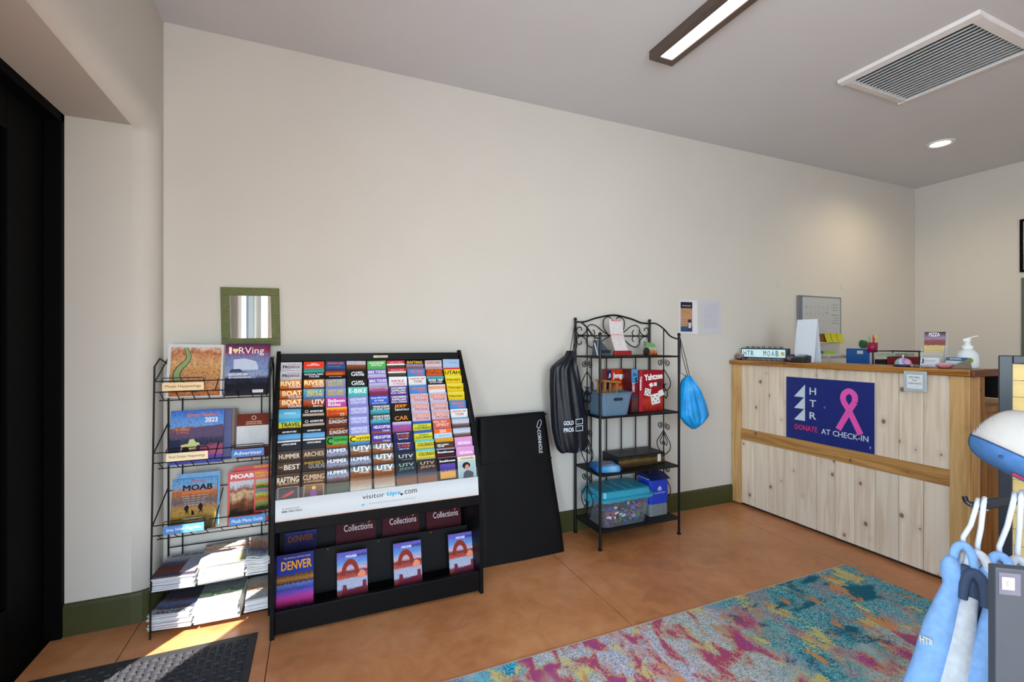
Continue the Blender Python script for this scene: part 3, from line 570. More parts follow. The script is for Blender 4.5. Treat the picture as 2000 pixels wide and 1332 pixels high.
M_den = photo('denver_cover', [(0, (60, 30, 60)), (.08, (170, 40, 110)), (.18, (190, 60, 150)), (.28, (120, 80, 190)), (.33, (60, 70, 160)), (.43, (100, 120, 190)), (.45, (60, 40, 30)), (.52, (170, 120, 60)), (.6, (90, 60, 40)), (.64, (30, 60, 160)), (.8, (40, 50, 150)), (1, (50, 50, 120))], .12, 14)
b_ = booklet('magazine', 'blue city magazine titled DENVER with night skyline in front pocket', .168, .240, .008, (-.092, 2.455, .080), M_den, None, 'magazine')
text('DENVER', .135, .040, ink((232, 160, 30)), b_, (.008, -.001, .188), name='title', bold=.02)
text('THE OFFICIAL VISITORS GUIDE', .12, .007, ink((200, 200, 225)), b_, (.01, -.001, .222), name='title', bold=0)
M_moab = photo('arch_cover', [(0, (150, 60, 50)), (.08, (180, 80, 60)), (.12, (100, 70, 110)), (.16, (190, 190, 210)), (.36, (170, 185, 215)), (.40, (206, 90, 70)), (.5, (150, 70, 60)), (.53, (110, 50, 70)), (.60, (220, 180, 190)), (.72, (110, 160, 220)), (.9, (100, 110, 200)), (1, (110, 90, 180))], .08, 6)
for i, x in enumerate((.173, .452, .750)):
    b_ = booklet('guide_booklet', 'small red rock arch guide booklet '+('next to the city magazine', 'between two other arch booklets', 'at the carry bag side of stand')[i], .146, .205, .010, (x, 2.460, .080), M_moab, 'arch guide booklets')
    text('MOAB', .05, .012, ink((240, 240, 245)), b_, (-.005, -.001, .182), name='title'); text('GUIDE', .045, .012, ink((40, 40, 60)), b_, (.048, -.001, .183), name='title')
    arch = []
    for j in range(15):
        a = math.pi*j/14; arch.append((-.010-.043*math.cos(a), .095+.075*math.sin(a)))
    for j in range(14, -1, -1):
        a = math.pi*j/14; arch.append((-.010-.024*math.cos(a), .095+.048*math.sin(a)))
    MB().prism(arch, 'y', -.0012, -.0004).build('printed_arch', ink((140, 50, 34)), b_)
    ring = [(.045+.019*math.cos(2*math.pi*j/18), .09+.019*math.sin(2*math.pi*j/18)) for j in range(18)]
    MB().prism(ring, 'y', -.0012, -.0006).build('printed_seal', ink((226, 140, 110)), b_)
    MB().prism([(-.05, .012), (-.045, .05), (-.03, .05), (-.024, .022), (.02, .03), (.048, .032), (.05, .06), (.066, .06), (.068, .03), (.07, .0), (-.06, 0)], 'y', -.0011, -.0006).build('printed_buttes', ink((120, 44, 60)), b_)
# ---------------------------------------------------------------- mirror
M_olive = plain('olive_distressed_paint', (92, 98, 46), .6, .25, 30, bump=.1, stretch=(1, 1, 6))
t = thing('wall_mirror', 'small square mirror in distressed olive green wooden frame', 'mirror', (-.322, W, 1.487), (0, R(-1.2), 0))
mw, mh, fwid = .14, .158, .042
for (x0, x1, z0, z1) in ((-mw, mw, mh-fwid, mh), (-mw, mw, -mh, -mh+fwid), (-mw, -mw+fwid, -mh+fwid, mh-fwid), (mw-fwid, mw, -mh+fwid, mh-fwid)):
    MB().box(x0, x1, -.024, -.002, z0, z1).build('frame_board', M_olive, t, bevel=.002)
M_mir = plain('silvered_glass', (225, 228, 226), .02, .0, 5, metal=1)
MB().box(-mw+fwid, mw-fwid, -.010, -.004, -mh+fwid, mh-fwid).build('mirror_glass', M_mir, t)

# ---------------------------------------------------------------- wire magazine rack
M_wire = plain('black_wire', (14, 14, 16), .4, .1, 40, metal=.3)
MX0, MX1 = -.690, -.212
rk = thing('wire_magazine_rack', 'black wire magazine rack with five tiers in the corner', 'magazine rack')
FYB = 2.585
def fy(z): return 2.575+.065*min(1, z/1.2)
for x in (MX0, MX1):
    MB().tube([(x, 2.575, 0), (x, fy(1.2), 1.235), (x, 2.72, 1.27), (x, 2.862, 1.235), (x, 2.862, 0)], .0042, 8).build('side_frame', M_wire, rk)
    for zz in (1.16, .83, .50, .21, .035):
        MB().tube([(x, fy(zz), zz), (x, 2.862, zz+.11 if zz > .4 else zz+.005)], .003, 6).build('side_brace', M_wire, rk)
for x in (-.63, -.27):
    MB().tube([(x, 2.862, 0), (x, 2.862, 1.21)], .0035, 6).build('back_upright', M_wire, rk)
for z in (1.235, .92, .59, .3): MB().tube([(MX0, 2.862, z), (MX1, 2.862, z)], .003, 6).build('back_crossbar', M_wire, rk)
def wire(pts, name='shelf_wire', r=.0028, par=None): return MB().tube(pts, r, 6).build(name, M_wire, par or rk)
POCK = [(1.165, 1.115, 1.068), (.835, .788, .745), (.505, .458, .415)]
for (za, zb, zc) in POCK:
    ya, yb, yc = fy(za)-.002, fy(zb)+.003, fy(zb)+.075
    wire([(MX0, ya, za), (MX1, ya, za)], 'front_rail'); wire([(MX0, yb, zb), (MX1, yb, zb)], 'front_rail'); wire([(MX0, yc, zc), (MX1, yc, zc)], 'bottom_rail')
    for i in range(8):
        x = MX0+.02+(MX1-MX0-.04)*i/7
        wire([(x, yb, zb), (x, yc, zc), (x, yc+.010, zc)], 'basket_wire', .0022)
    wire([(-.45, fy(zb)+.01, zb), (-.45, 2.86, zb+.12)], 'divider_wire', .0022)
for z in (.205, .028):
    for y in (2.585, 2.67, 2.76, 2.85): wire([(MX0, y, z), (MX1, y, z)], 'shelf_wire')
    for i in range(9):
        x = MX0+(MX1-MX0)*i/8; wire([(x, 2.58, z), (x, 2.86, z)], 'shelf_wire', .002)
def plate(s_, x, z, w, col, tcol):
    y = fy(z)-.012
    p = MB().box(-w/2, w/2, -.001, .001, -.019, .019).build('title_plate', plain('plate_%d_%d' % (col[0], col[2]), col, .4, .06, 20), rk, (x, y, z))
    text(s_, w*.86, .017, ink(tcol), p, (0, -.0016, 0), bold=.008)
    MB().tube([(-w/2, .002, .006), (-w/2, .002, .036), (-w/2+.006, .002, .041), (w/2-.006, .002, .041), (w/2, .002, .036), (w/2, .002, .006)], .0022, 6).build('plate_loop', M_wire, p)
CRM = (232, 205, 160); BLU = (62, 118, 190)
plate('Moab Happenings', -.575, 1.140, .165, CRM, (150, 100, 50))
plate('Real Estate Happenings', -.555, .812, .165, (240, 220, 180), (140, 130, 110))
plate('Advertiser', -.305, .806, .140, BLU, (235, 240, 248))
plate('Jeep Safari Magazine', -.565, .480, .160, (70, 130, 196), (235, 240, 248))
plate('Moab Menu Guide', -.305, .482, .155, (70, 140, 205), (235, 240, 248))
def mag(label, w, h, t_, x, y, z, mat_, tilt=-11, yaw=0, roll=0, group=None, cat='magazine'):
    o = MB().box(-w/2, w/2, 0, t_, 0, h).build('magazine', mat_, None, (x, y, z), (R(tilt), R(roll), R(yaw)))
    return tag(o, label, cat, group)
def poly(par, name, pts, c, d=.0008): return MB().prism(pts, 'y', -d-.0005, -d).build(name, ink(c), par)
# top tier
M_page = plain('newsprint', (205, 208, 208), .8, .05, 30)
zb = 1.077; yb = 2.722
for i in range(2): mag('newsprint monthly %s behind the river canyon cover' % ('directly', 'furthest')[i], .225, .262, .006, -.548+.004*i, yb+.018+.012*i, zb, M_page, -10, 1.5, .8, 'spare newsprint monthlies')
m_ = mag('newsprint monthly with painted river winding through orange canyon', .235, .265, .010, -.552, yb, zb, M_page, -10, 1.5, 1.0)
MB().box(-.105, .108, -.0008, -.0003, .006, .250).build('cover_picture', photo('canyon_painting', [(0, (190, 110, 60)), (.25, (214, 156, 110)), (.5, (206, 150, 90)), (.7, (220, 170, 120)), (.9, (190, 120, 80)), (1, (225, 195, 180))], .55, 4, fine=.3), m_)
def ribbon(par, name, cl, w, c, d):
    L, Rr = [], []
    for i, (x, z) in enumerate(cl):
        a = cl[max(0, i-1)]; b = cl[min(len(cl)-1, i+1)]; dx, dz = b[0]-a[0], b[1]-a[1]; q = math.hypot(dx, dz)
        ww = w*(1.4-.9*z/.25); L.append((x-dz/q*ww, z+dx/q*ww)); Rr.append((x+dz/q*ww, z-dx/q*ww))
    mb = MB(); n = len(cl); mb.add([(x, -d, z) for x, z in L]+[(x, -d, z) for x, z in Rr], [(i, i+1, n+i+1, n+i) for i in range(n-1)])
    return mb.build(name, ink(c), par)
cl = [(-.045, .246), (-.036, .225), (-.030, .205), (-.033, .185), (-.048, .165), (-.066, .145), (-.077, .12), (-.076, .095), (-.066, .07), (-.04, .052), (0, .045), (.03, .05)]
ribbon(m_, 'printed_river', cl, .017, (74, 84, 66), .0012); ribbon(m_, 'printed_river', cl, .012, (140, 160, 110), .0016)
M_rv = photo('rv_cover', [(0, (40, 40, 60)), (.12, (30, 30, 44)), (.22, (24, 24, 34)), (.32, (50, 56, 90)), (.4, (150, 165, 200)), (.55, (130, 150, 195)), (.75, (120, 130, 180)), (.86, (150, 50, 80)), (1, (80, 50, 90))], .22, 5)
mag('glossy motorhome magazine standing behind another copy in wire rack', .195, .26, .006, -.318, yb+.020, zb+.006, M_rv, -8, 0, 0)
m_ = mag('glossy magazine with white title and motorhome on cover', .195, .262, .012, -.325, yb, zb, M_rv, -8, 1, 0)
text('I', .012, .034, ink(WHT), m_, (-.075, -.001, .232), name='title'); text('RVing', .115, .044, ink((236, 238, 244)), m_, (.02, -.001, .226), name='title', bold=.0)
poly(m_, 'heart_mark', [(-.052, .215), (-.066, .234), (-.060, .243), (-.052, .238), (-.044, .243), (-.038, .234)], (230, 215, 150))
text('DECLARE AN', .085, .011, ink(WHT), m_, (-.04, -.001, .108), name='title'); text('RV INDEPENDENCE', .10, .009, ink(WHT), m_, (-.03, -.001, .092), name='title')
poly(m_, 'printed_trailer', [(-.06, .13), (-.06, .185), (-.01, .19), (.04, .175), (.05, .15), (.05, .13)], (190, 200, 222)); poly(m_, 'printed_car', [(-.08, .118), (-.07, .135), (-.03, .136), (-.02, .122), (.02, .118)], (60, 66, 90), .0014)
poly(m_, 'bar_code', [(.025, .012), (.025, .028), (.075, .028), (.075, .012)], (225, 225, 228))
# second tier
zb = .752; yb = 2.718
M_sky = photo('safari_cover', [(0, (70, 90, 190)), (.12, (110, 90, 180)), (.18, (200, 110, 150)), (.33, (170, 90, 120)), (.37, (50, 56, 84)), (.46, (70, 70, 96)), (.52, (110, 84, 110)), (.66, (150, 90, 86)), (.70, (120, 165, 225)), (.85, (90, 150, 225)), (1, (70, 110, 210))], .2, 5)
for i in range(3): mag('%s magazine kept behind the 2023 off road issue' % ('dark blue', 'tan spined', 'dark brown')[i], .205, .255, .005, -.500+.012*i, yb+.020+.011*i, zb, plain('mag_spine_%d' % i, [(40, 50, 120), (110, 84, 60), (60, 44, 40)][i], .4), -9, 0, 0, 'spare off road magazines')
m_ = mag('blue off road magazine dated 2023 with trucks on its cover', .225, .262, .008, -.545, yb, zb-.002, M_sky, -10, 1, .8)
text('Jeep Safari', .135, .022, ink((226, 110, 60)), m_, (.02, -.001, .236), name='title'); text('2023', .055, .024, ink(WHT), m_, (.058, -.001, .212), name='title', bold=.03)
text('IN TRAILS', .055, .012, ink((232, 150, 70)), m_, (-.06, -.001, .168), name='title'); text('& TRAILS', .05, .010, ink((220, 110, 60)), m_, (-.06, -.001, .153), name='title')
poly(m_, 'printed_mountain', [(-.11, .15), (-.05, .165), (.0, .178), (.06, .182), (.11, .188), (.11, .13), (-.11, .13)], (96, 80, 110), .0004)
poly(m_, 'printed_truck', [(-.062, .066), (-.064, .092), (-.035, .098), (-.03, .118), (-.012, .12), (-.004, .104), (.012, .1), (.014, .075)], (214, 220, 150)); poly(m_, 'printed_truck', [(-.112, .05), (-.112, .115), (-.07, .12), (-.066, .075), (-.07, .05)], (44, 48, 76))
ell = lambda cx, cz, a, b_: [(cx+a*math.cos(2*math.pi*i/14), cz+b_*math.sin(2*math.pi*i/14)) for i in range(14)]
poly(m_, 'printed_wheel', ell(-.045, .066, .016, .018), (30, 32, 40), .0014); poly(m_, 'printed_wheel', ell(.008, .074, .009, .016), (60, 64, 80), .0014)
m_ = mag('maroon and white guide with small gold ring emblem', .155, .225, .006, -.295, yb+.006, zb+.002, photo('advert_cover', [(0, (92, 30, 26)), (.24, (92, 30, 26)), (.25, (206, 206, 208)), (.72, (214, 214, 216)), (.73, (110, 44, 30)), (1, (104, 40, 28))], .0, 4), -9)
poly(m_, 'ring_emblem', ell(0, .203, .011, .011), (225, 190, 150)); poly(m_, 'ring_emblem_centre', ell(0, .203, .008, .008), (112, 44, 30), .0014)
text('HOMEOWNERS', .07, .007, ink((225, 180, 150)), m_, (0, -.001, .183), name='title'); text('ADVERTISER GUIDE', .075, .007, ink((225, 180, 150)), m_, (0, -.001, .173), name='title')
for i in range(6): text('local listings and news for the valley', .085-.010*i, .005, ink((150, 150, 156)), m_, (0, -.001, .152-.011*i), name='text_line', bold=0)
# third tier
zb = .422; yb = 2.715
mag('light blue magazine standing behind the trail family cover', .185, .262, .006, -.540, yb+.016, zb+.010, plain('pale_blue_cover', (96, 156, 205), .4), -9, 0, 0)
m_ = mag('sunset magazine showing a family silhouette on a trail', .19, .25, .010, -.555, yb, zb, photo('sunset_cover', [(0, (50, 40, 30)), (.2, (110, 96, 50)), (.32, (190, 150, 70)), (.42, (190, 140, 80)), (.55, (110, 100, 110)), (.66, (150, 110, 80)), (.74, (205, 110, 50)), (.84, (130, 170, 205)), (1, (90, 160, 215))], .12, 4), -9, 1.5, 1)
text('MOAB', .125, .028, ink((28, 30, 50)), m_, (.012, -.001, .205), name='title', bold=.03); text('ADVENTURES', .13, .012, ink((226, 130, 50)), m_, (.01, -.001, .182), name='title')
text('CITY GUIDE', .06, .010, ink((220, 80, 60)), m_, (.012, -.001, .235), name='title')
for i in range(5): text('top trails - food - maps - tours', .11-.008*i, .006, ink((214, 214, 226)), m_, (.0, -.001, .166-.011*i), name='text_line', bold=0)
for (x, s_) in ((-.03, 1), (-.004, .55), (.028, 1.05)):
    poly(m_, 'printed_figure', [(x-.007*s_, .075), (x-.004*s_, .095+.004*s_), (x-.011*s_, .1), (x-.010*s_, .113*s_+.012*(1-s_)+.002), (x, .125*s_+.05*(1-s_)), (x+.009*s_, .113*s_+.04*(1-s_)), (x+.005*s_, .097), (x+.009*s_, .075), (x+.001, .092)], (26, 22, 24))
M_red = plain('red_cover', (205, 44, 40), .4, .08, 10)
m_ = mag('red restaurant menu guide leaning behind the front copy', .19, .27, .006, -.292, yb+.020, zb+.012, M_red, -9, -2, -1.5)
text('MENU GUIDE', .08, .010, ink((236, 190, 50)), m_, (.04, -.001, .262), name='title')
m_ = mag('red restaurant menu guide with four food photos at front', .20, .262, .010, -.310, yb, zb, M_red, -9, 0, -.5)
text('MOAB', .105, .022, ink(WHT), m_, (-.035, -.001, .238), name='title', bold=.04); text('MENU', .05, .012, ink((240, 200, 50)), m_, (.048, -.001, .245), name='title'); text('GUIDE', .05, .011, ink((240, 200, 50)), m_, (.048, -.001, .230), name='title')
text('!!!', .02, .02, ink((240, 200, 50)), m_, (.088, -.001, .238), name='title')
def pic(par, nm, x0, x1, z0, z1, stops, sc=6): return MB().box(x0, x1, -.0008, -.0003, z0, z1).build('cover_picture', photo(nm, stops, .9, sc), par)
pic(m_, 'food_a', -.09, .018, .045, .215, [(.1, (40, 50, 40)), (.35, (130, 70, 40)), (.55, (226, 190, 150)), (.7, (150, 80, 60)), (.9, (214, 214, 220))], 2.5)
for i, (z0, st_) in enumerate(((.166, [(.2, (60, 110, 50)), (.5, (205, 170, 60)), (.8, (190, 200, 190))]), (.113, [(.2, (190, 130, 40)), (.5, (220, 200, 80)), (.8, (90, 150, 160))]), (.06, [(.2, (40, 70, 40)), (.5, (120, 140, 60)), (.8, (190, 160, 90))]))):
    pic(m_, 'food_%d' % i, .026, .092, z0, z0+.047, st_, 5)
pic(m_, 'food_strip', .055, .092, .02, .05, [(.3, (150, 180, 200)), (.7, (205, 214, 220))])
# stacks of newspapers and magazines on the two flat shelves: every copy is its own thing
def pile(x, y, z, n, w, d, th, edge, covers, label_top, label_rest, group, yaw=0, sag=0):
    me = None
    for i in range(n):
        top = i == n-1
        mats = covers if top else edge
        ww = w+rnd.uniform(-.004, .004)
        o = MB()
        if sag:
            def fn(a, b_, zz=0): return None
            nx = 8; vs = []; 
            for zz in (0, th*.8):
                for q in range(nx+1):
                    a = q/nx; h_ = sag*math.sin(a*math.pi*2+.6)*(i/n)
                    vs += [(-w/2+w*a, -d/2, zz+h_), (-w/2+w*a, d/2, zz+h_+.006*(i/n))]
            k = (nx+1)*2; fs = []
            for q in range(nx):
                a = 2*q; fs += [(a, a+1, a+3, a+2), (k+a, k+a+2, k+a+3, k+a+1), (a, a+2, k+a+2, k+a), (a+1, k+a+1, k+a+3, a+3)]
            fs += [(0, k, k+1, 1), (2*nx, 2*nx+1, k+2*nx+1, k+2*nx)]
            o.add(vs, fs)
        else: o.box(-ww/2, ww/2, -d/2, d/2, 0, th*.86)
        o = o.build('magazine', mats, None, (x+rnd.uniform(-.004, .004), y+rnd.uniform(-.007, .005), z+th*i), (0, 0, R(yaw+rnd.uniform(-2.2, 2.2))))
        tag(o, label_top if top else '%s, %s from its bottom' % (label_rest, ORD[i]), 'magazine', None if top else group)
    return o
M_ed1 = plain('grey_page_edges', (190, 192, 196), .8, .12, 200, stretch=(.3, .3, 5)); M_ed2 = plain('white_page_edges', (222, 222, 220), .8, .10, 200, stretch=(.3, .3, 5))
ft = (0, 0, 0)
o = pile(-.598, 2.702, .209, 9, .175, .235, .0072, M_ed1, photo('news_cover_a', [(0, (70, 66, 84)), (.25, (120, 60, 50)), (.45, (90, 60, 60)), (.6, (90, 90, 120)), (.8, (170, 172, 184)), (1, (190, 192, 204))], .3, 6, 'Y'), 'grey newspaper with rust photo topping the corner stack', 'grey newspaper in the upper corner stack', 'corner newspaper stack', -6)
text('ARCHES NEWS', .14, .022, ink((70, 70, 90)), o, (0, .10, .0066), ft, name='title')
MB().box(.02, .083, -.10, .075, .0062, .0066).build('text_panel', ink((150, 152, 170)), o)
o = pile(-.418, 2.715, .209, 10, .190, .255, .0088, M_ed2, photo('news_cover_b', [(0, (206, 200, 150)), (.2, (214, 205, 140)), (.3, (205, 200, 170)), (.5, (150, 160, 180)), (.6, (210, 196, 180)), (.75, (214, 150, 130)), (.88, (214, 210, 190)), (1, (110, 104, 90))], .45, 3.5, 'Y'), 'cream yellow newsprint magazine topping the middle upper stack', 'white edged magazine inside the middle upper stack', 'middle upper magazine stack', 4)
o = pile(-.258, 2.715, .209, 10, .110, .25, .0088, M_ed2, photo('news_cover_c', [(0, (200, 206, 208)), (.3, (90, 110, 140)), (.45, (190, 150, 130)), (.65, (214, 150, 110)), (.85, (220, 205, 190)), (1, (205, 208, 205))], .5, 3, 'Y'), 'wavy magazine with orange and blue cover beside the black stand', 'wavy magazine inside the upper stack beside the black stand', 'wavy magazine stack', 0, .006)
o = pile(-.602, 2.70, .032, 9, .170, .245, .0078, M_ed1, photo('news_cover_d', [(0, (180, 184, 190)), (.14, (170, 172, 182)), (.2, (80, 70, 84)), (.4, (110, 130, 170)), (.55, (80, 56, 60)), (.8, (60, 64, 84)), (1, (50, 54, 70))], .3, 6, 'Y'), 'dark blue newspaper topping the lowest corner stack', 'grey newspaper inside the lowest corner stack', 'lowest corner newspaper stack', -8)
text('ARCHES', .13, .024, ink((60, 62, 76)), o, (.0, -.105, .0072), ft, name='title')
o = pile(-.425, 2.69, .032, 9, .185, .255, .0088, M_ed2, photo('news_cover_e', [(0, (196, 198, 170)), (.25, (200, 204, 180)), (.3, (120, 140, 120)), (.42, (190, 196, 190)), (.5, (80, 140, 80)), (.6, (130, 136, 140)), (.75, (120, 124, 136)), (1, (110, 114, 130))], .3, 5, 'Y'), 'magazine with green hill and grey sky topping the lowest middle stack', 'white edged magazine inside the lowest middle stack', 'lowest middle magazine stack', -2)
text('ESCAPEES', .15, .022, ink((90, 94, 110)), o, (0, .108, .0080), ft, name='title')
o = pile(-.268, 2.70, .032, 8, .105, .24, .0078, M_ed2, photo('news_cover_f', [(0, (190, 194, 196)), (.3, (205, 200, 196)), (.5, (210, 160, 130)), (.65, (214, 190, 170)), (.85, (200, 204, 205)), (1, (180, 184, 186))], .3, 5, 'Y'), 'pale magazine with peach cover topping the lowest stack beside stand', 'pale magazine inside the lowest stack beside the black stand', 'lowest stack beside stand', 3)

# ---------------------------------------------------------------- long black carry bag leaning on the wall
M_nyl = plain('black_nylon', (4, 4, 7), .6, .3, 25, bump=.35, spec=.2)
t = thing('carry_bag', 'large flat black nylon carry bag leaning against the wall', 'bag', (1.19, 2.60, .004), (R(-11.5), 0, 0))
def bagfn(u, v):
    a = 2*math.pi*u; wx = .295-.055*v; ex = .14
    cx, sy = math.cos(a), math.sin(a)
    x = (abs(cx)**ex)*(1 if cx > 0 else -1)*wx; y = (abs(sy)**.5)*(1 if sy > 0 else -1)*.050
    y += .008*math.sin(9*x+7*v)*math.sin(3.1*v+x*5)
    return (x-.02*(1-v)*(0), y+.055, v*.895+.004*math.sin(x*9)*(v > .9))
b_ = MB().grid(bagfn, 48, 24, 0, True)
b_.add([bagfn(i/48, 1) for i in range(48)], [tuple(range(48))]); b_.add([bagfn(i/48, 0) for i in range(48)], [tuple(range(48))])
b_.build('body', M_nyl, t, smooth=True)
MB().box(-.25, .25, -.003, .001, .59, .597).build('flap_seam', M_nyl, t)
MB().tube([(-.24+.48*i/10, .005, .882+.004*math.sin(i)) for i in range(11)], .006, 6).build('top_piping', M_nyl, t)
lg = text('CORNHOLE', .150, .026, ink((190, 195, 205)), t, (.170, -.0065, .705), (R(90), R(90), 0), bold=.02)
MB().tube([(.155, -.008, .80), (.172, -.008, .84), (.19, -.008, .845), (.192, -.008, .825), (.175, -.008, .79)], .0022, 5, closed=True).build('logo_outline', ink((200, 205, 215)), t)
MB().tube([(.162, -.008, .80), (.167, -.008, .78), (.18, -.008, .77)], .002, 5).build('logo_outline', ink((200, 205, 215)), t)
# ---------------------------------------------------------------- wrought iron shelf rack
M_iron = plain('wrought_iron', (13, 17, 22), .42, .2, 30, metal=.4)
bx0, bx1, by0, by1 = 1.698, 2.353, 2.54, 2.85
br = thing('iron_shelf_rack', 'black wrought iron shelf rack with scrollwork and arched top', 'shelf rack')
SHZ = (1.255, .862, .484, .118)
def spiral(c, r0, r1, a0, a1, n=18): return [(c[0]+(r0+(r1-r0)*i/n)*math.cos(R(a0+(a1-a0)*i/n)), c[1]+(r0+(r1-r0)*i/n)*math.sin(R(a0+(a1-a0)*i/n))) for i in range(n+1)]
def smooth_path(ps, n=6):
    P = [Vector((p[0], p[1], 0)) for p in ps]; out = []
    for i in range(len(P)-1):
        a, b, c, d_ = P[max(0, i-1)], P[i], P[i+1], P[min(len(P)-1, i+2)]
        for k in range(n):
            t_ = k/n; q = .5*((2*b)+(c-a)*t_+(2*a-5*b+4*c-d_)*t_*t_+(3*b-a-3*c+d_)*t_**3); out.append((q.x, q.y))
    out.append((P[-1].x, P[-1].y)); return out
def bk(pts2, y, name='scroll', r=.0038): return MB().tube([(p[0], y, p[1]) for p in pts2], r, 6).build(name, M_iron, br, smooth=True)
def sd(pts2, x, name='scroll', r=.0035): return MB().tube([(x, p[0], p[1]) for p in pts2], r, 6).build(name, M_iron, br, smooth=True)
for x in (bx0, bx1):
    MB().cyl((x, by0, 0), (x, by0, 1.395), .009, 10).build('post', M_iron, br); MB().cyl((x, by1, 0), (x, by1, 1.505), .009, 10).build('post', M_iron, br)
    for (y, z) in ((by0, 1.395), (by1, 1.505)): MB().lathe([(0, 0), (.010, .0), (.0125, .008), (.010, .016), (0, .02)], 10).build('finial', M_iron, br, (x, y, z), smooth=True)
    for y in (by0, by1): MB().lathe([(.015, 0), (.015, .006), (.010, .010)], 10).build('foot_cap', M_iron, br, (x, y, 0))
    # curved top rail of the side
    sd(smooth_path([(by1, 1.492), (by1-.07, 1.488), (by1-.15, 1.45), (by1-.22, 1.395), (by0+.03, 1.375), (by0, 1.375)]), x, 'side_top_rail', .006)
    ym = (by0+by1)/2
    MB().cyl((x, ym, .118), (x, ym, 1.452), .0045, 6).build('side_bar', M_iron, br)
    for i, zt in enumerate(SHZ[:-1]):
        zb_ = SHZ[i+1]; up = i != 1
        for s_ in (-1, 1):
            if up:
                sd([(ym+s_*q[0], q[1]) for q in spiral((.040, zt-.055), .006, .027, 300, 60-300)], x)
                sd([(ym+s_*q[0], q[1]) for q in smooth_path([(.0, zt-.105), (.030, zt-.135), (.068, zt-.185), (.066, zt-.225), (.035, zt-.255), (.012, zt-.24), (.012, zt-.215), (.03, zt-.212)])], x)
                sd([(ym+s_*q[0], q[1]) for q in smooth_path([(.0, zt-.275), (.025, zt-.25), (.04, zt-.285), (.025, zt-.315), (.01, zt-.30)])], x)
            else:
                sd([(ym+s_*q[0], q[1]) for q in spiral((.040, zt-.125), .006, .027, 300, 60-300)], x)
                sd([(ym+s_*q[0], q[1]) for q in smooth_path([(.004, zt-.165), (.034, zt-.20), (.070, zt-.25), (.06, zt-.295), (.0, zt-.345)])], x)
                sd([(ym+s_*q[0], q[1]) for q in smooth_path([(.0, zt-.17), (.02, zt-.21), (.036, zt-.235), (.03, zt-.262), (.012, zt-.258), (.014, zt-.24)])], x)
# back: arched rail, cross bar, scrolls and uprights
L = bx1-bx0; xm = (bx0+bx1)/2
bk(smooth_path([(bx0, 1.492), (bx0+.08, 1.496), (bx0+.18, 1.525), (xm, 1.548), (bx1-.18, 1.525), (bx1-.08, 1.496), (bx1, 1.492)]), by1, 'arched_top_rail', .0065)
MB().tube([(bx0, by1, 1.395), (bx1, by1, 1.395)], .0045, 6).build('cross_bar', M_iron, br)
for x in (bx0+.133, bx0+.263, bx0+.393, bx0+.523): MB().cyl((x, by1, .118), (x, by1, 1.255), .005, 6).build('back_bar', M_iron, br)
for s_ in (-1, 1):
    mir = lambda ps: [(xm+s_*p[0], p[1]) for p in ps]
    bk(mir(smooth_path([(.02, 1.475), (.02, 1.515), (.05, 1.536), (.09, 1.51), (.09, 1.455), (.055, 1.41), (.03, 1.398)])), by1)
    bk(mir(smooth_path([(.04, 1.40), (.10, 1.43), (.15, 1.465), (.20, 1.475), (.235, 1.445), (.22, 1.40), (.18, 1.395), (.165, 1.42), (.18, 1.44)])), by1)
    bk(mir(smooth_path([(.04, 1.39), (.10, 1.36), (.15, 1.325), (.20, 1.312), (.235, 1.345), (.22, 1.39), (.18, 1.395), (.165, 1.37), (.18, 1.35)])), by1)
    bk(mir(smooth_path([(.225, 1.44), (.26, 1.405), (.295, 1.40), (.318, 1.425), (.305, 1.455), (.28, 1.452), (.278, 1.432)])), by1)
    bk(mir(smooth_path([(.225, 1.35), (.26, 1.385), (.295, 1.39), (.318, 1.365), (.305, 1.335), (.28, 1.338), (.278, 1.358)])), by1)
# shelves: flat mesh plate with a wire rim
M_mesh = plain('black_mesh_shelf', (12, 13, 16), .6, .3, 60, metal=.3)
for z in SHZ:
    MB().box(bx0, bx1, by0, by1, z-.012, z-.004).build('shelf_plate', M_mesh, br)
    MB().tube([(bx0, by0, z-.006), (bx1, by0, z-.006), (bx1, by1, z-.006), (bx0, by1, z-.006)], .006, 6, closed=True).build('shelf_rim', M_iron, br)

# small things on the top shelf
z0 = 1.2545
t = thing('receipt_strip', 'long curling price list leaflet standing in red card holder', 'leaflet', (1.965, 2.70, z0))
M_pl = photo('price_list', [(0, (232, 228, 228)), (.5, (226, 216, 218)), (.55, (232, 190, 196)), (.6, (230, 226, 226)), (1, (234, 230, 230))], .1, 9)
MB().grid(lambda u, v: (-.055+.11*u-.05*v+.012*math.sin(3*v)*0+.03*(1-v)*(1-v), .012*math.sin(v*3)-.03*v, .012+.242*v), 3, 14).build('paper', M_pl, t, solid=.0006)
text('PRICE LIST', .085, .012, ink((190, 40, 70)), t, (-.048, -.034, .245), bold=.02); text('bags - games - toys', .08, .008, ink((190, 120, 130)), t, (-.03, -.016, .15), bold=0)
MB().box(-.06, .085, -.030, -.006, 0, .035).build('card_holder', plain('red_card', (150, 30, 36), .5, .1), t, bevel=.004)
t = thing('small_box', 'small orange and green novelty box on the iron rack top shelf', 'box', (2.235, 2.70, z0))
MB().prism([(-.05, 0), (.05, 0), (.045, .045), (.025, .085), (-.045, .095), (-.048, .04)], 'y', -.02, .02).build('box_body', photo('novelty_box', [(0, (40, 24, 20)), (.2, (190, 100, 40)), (.5, (200, 190, 160)), (.75, (110, 170, 110)), (1, (150, 160, 130))], .5, 4), t, bevel=.003)
MB().lathe([(0, -.012), (.02, -.012), (.028, 0), (.02, .012), (0, .012)], 12).build('wheel', plain('dark_rubber', (24, 22, 22), .7), t, (-.055, -.025, .03), (R(90), 0, 0))
t = thing('key_ring_tray', 'grey plastic display with dangling trinkets on iron rack', 'display tray', (1.83, 2.72, z0))
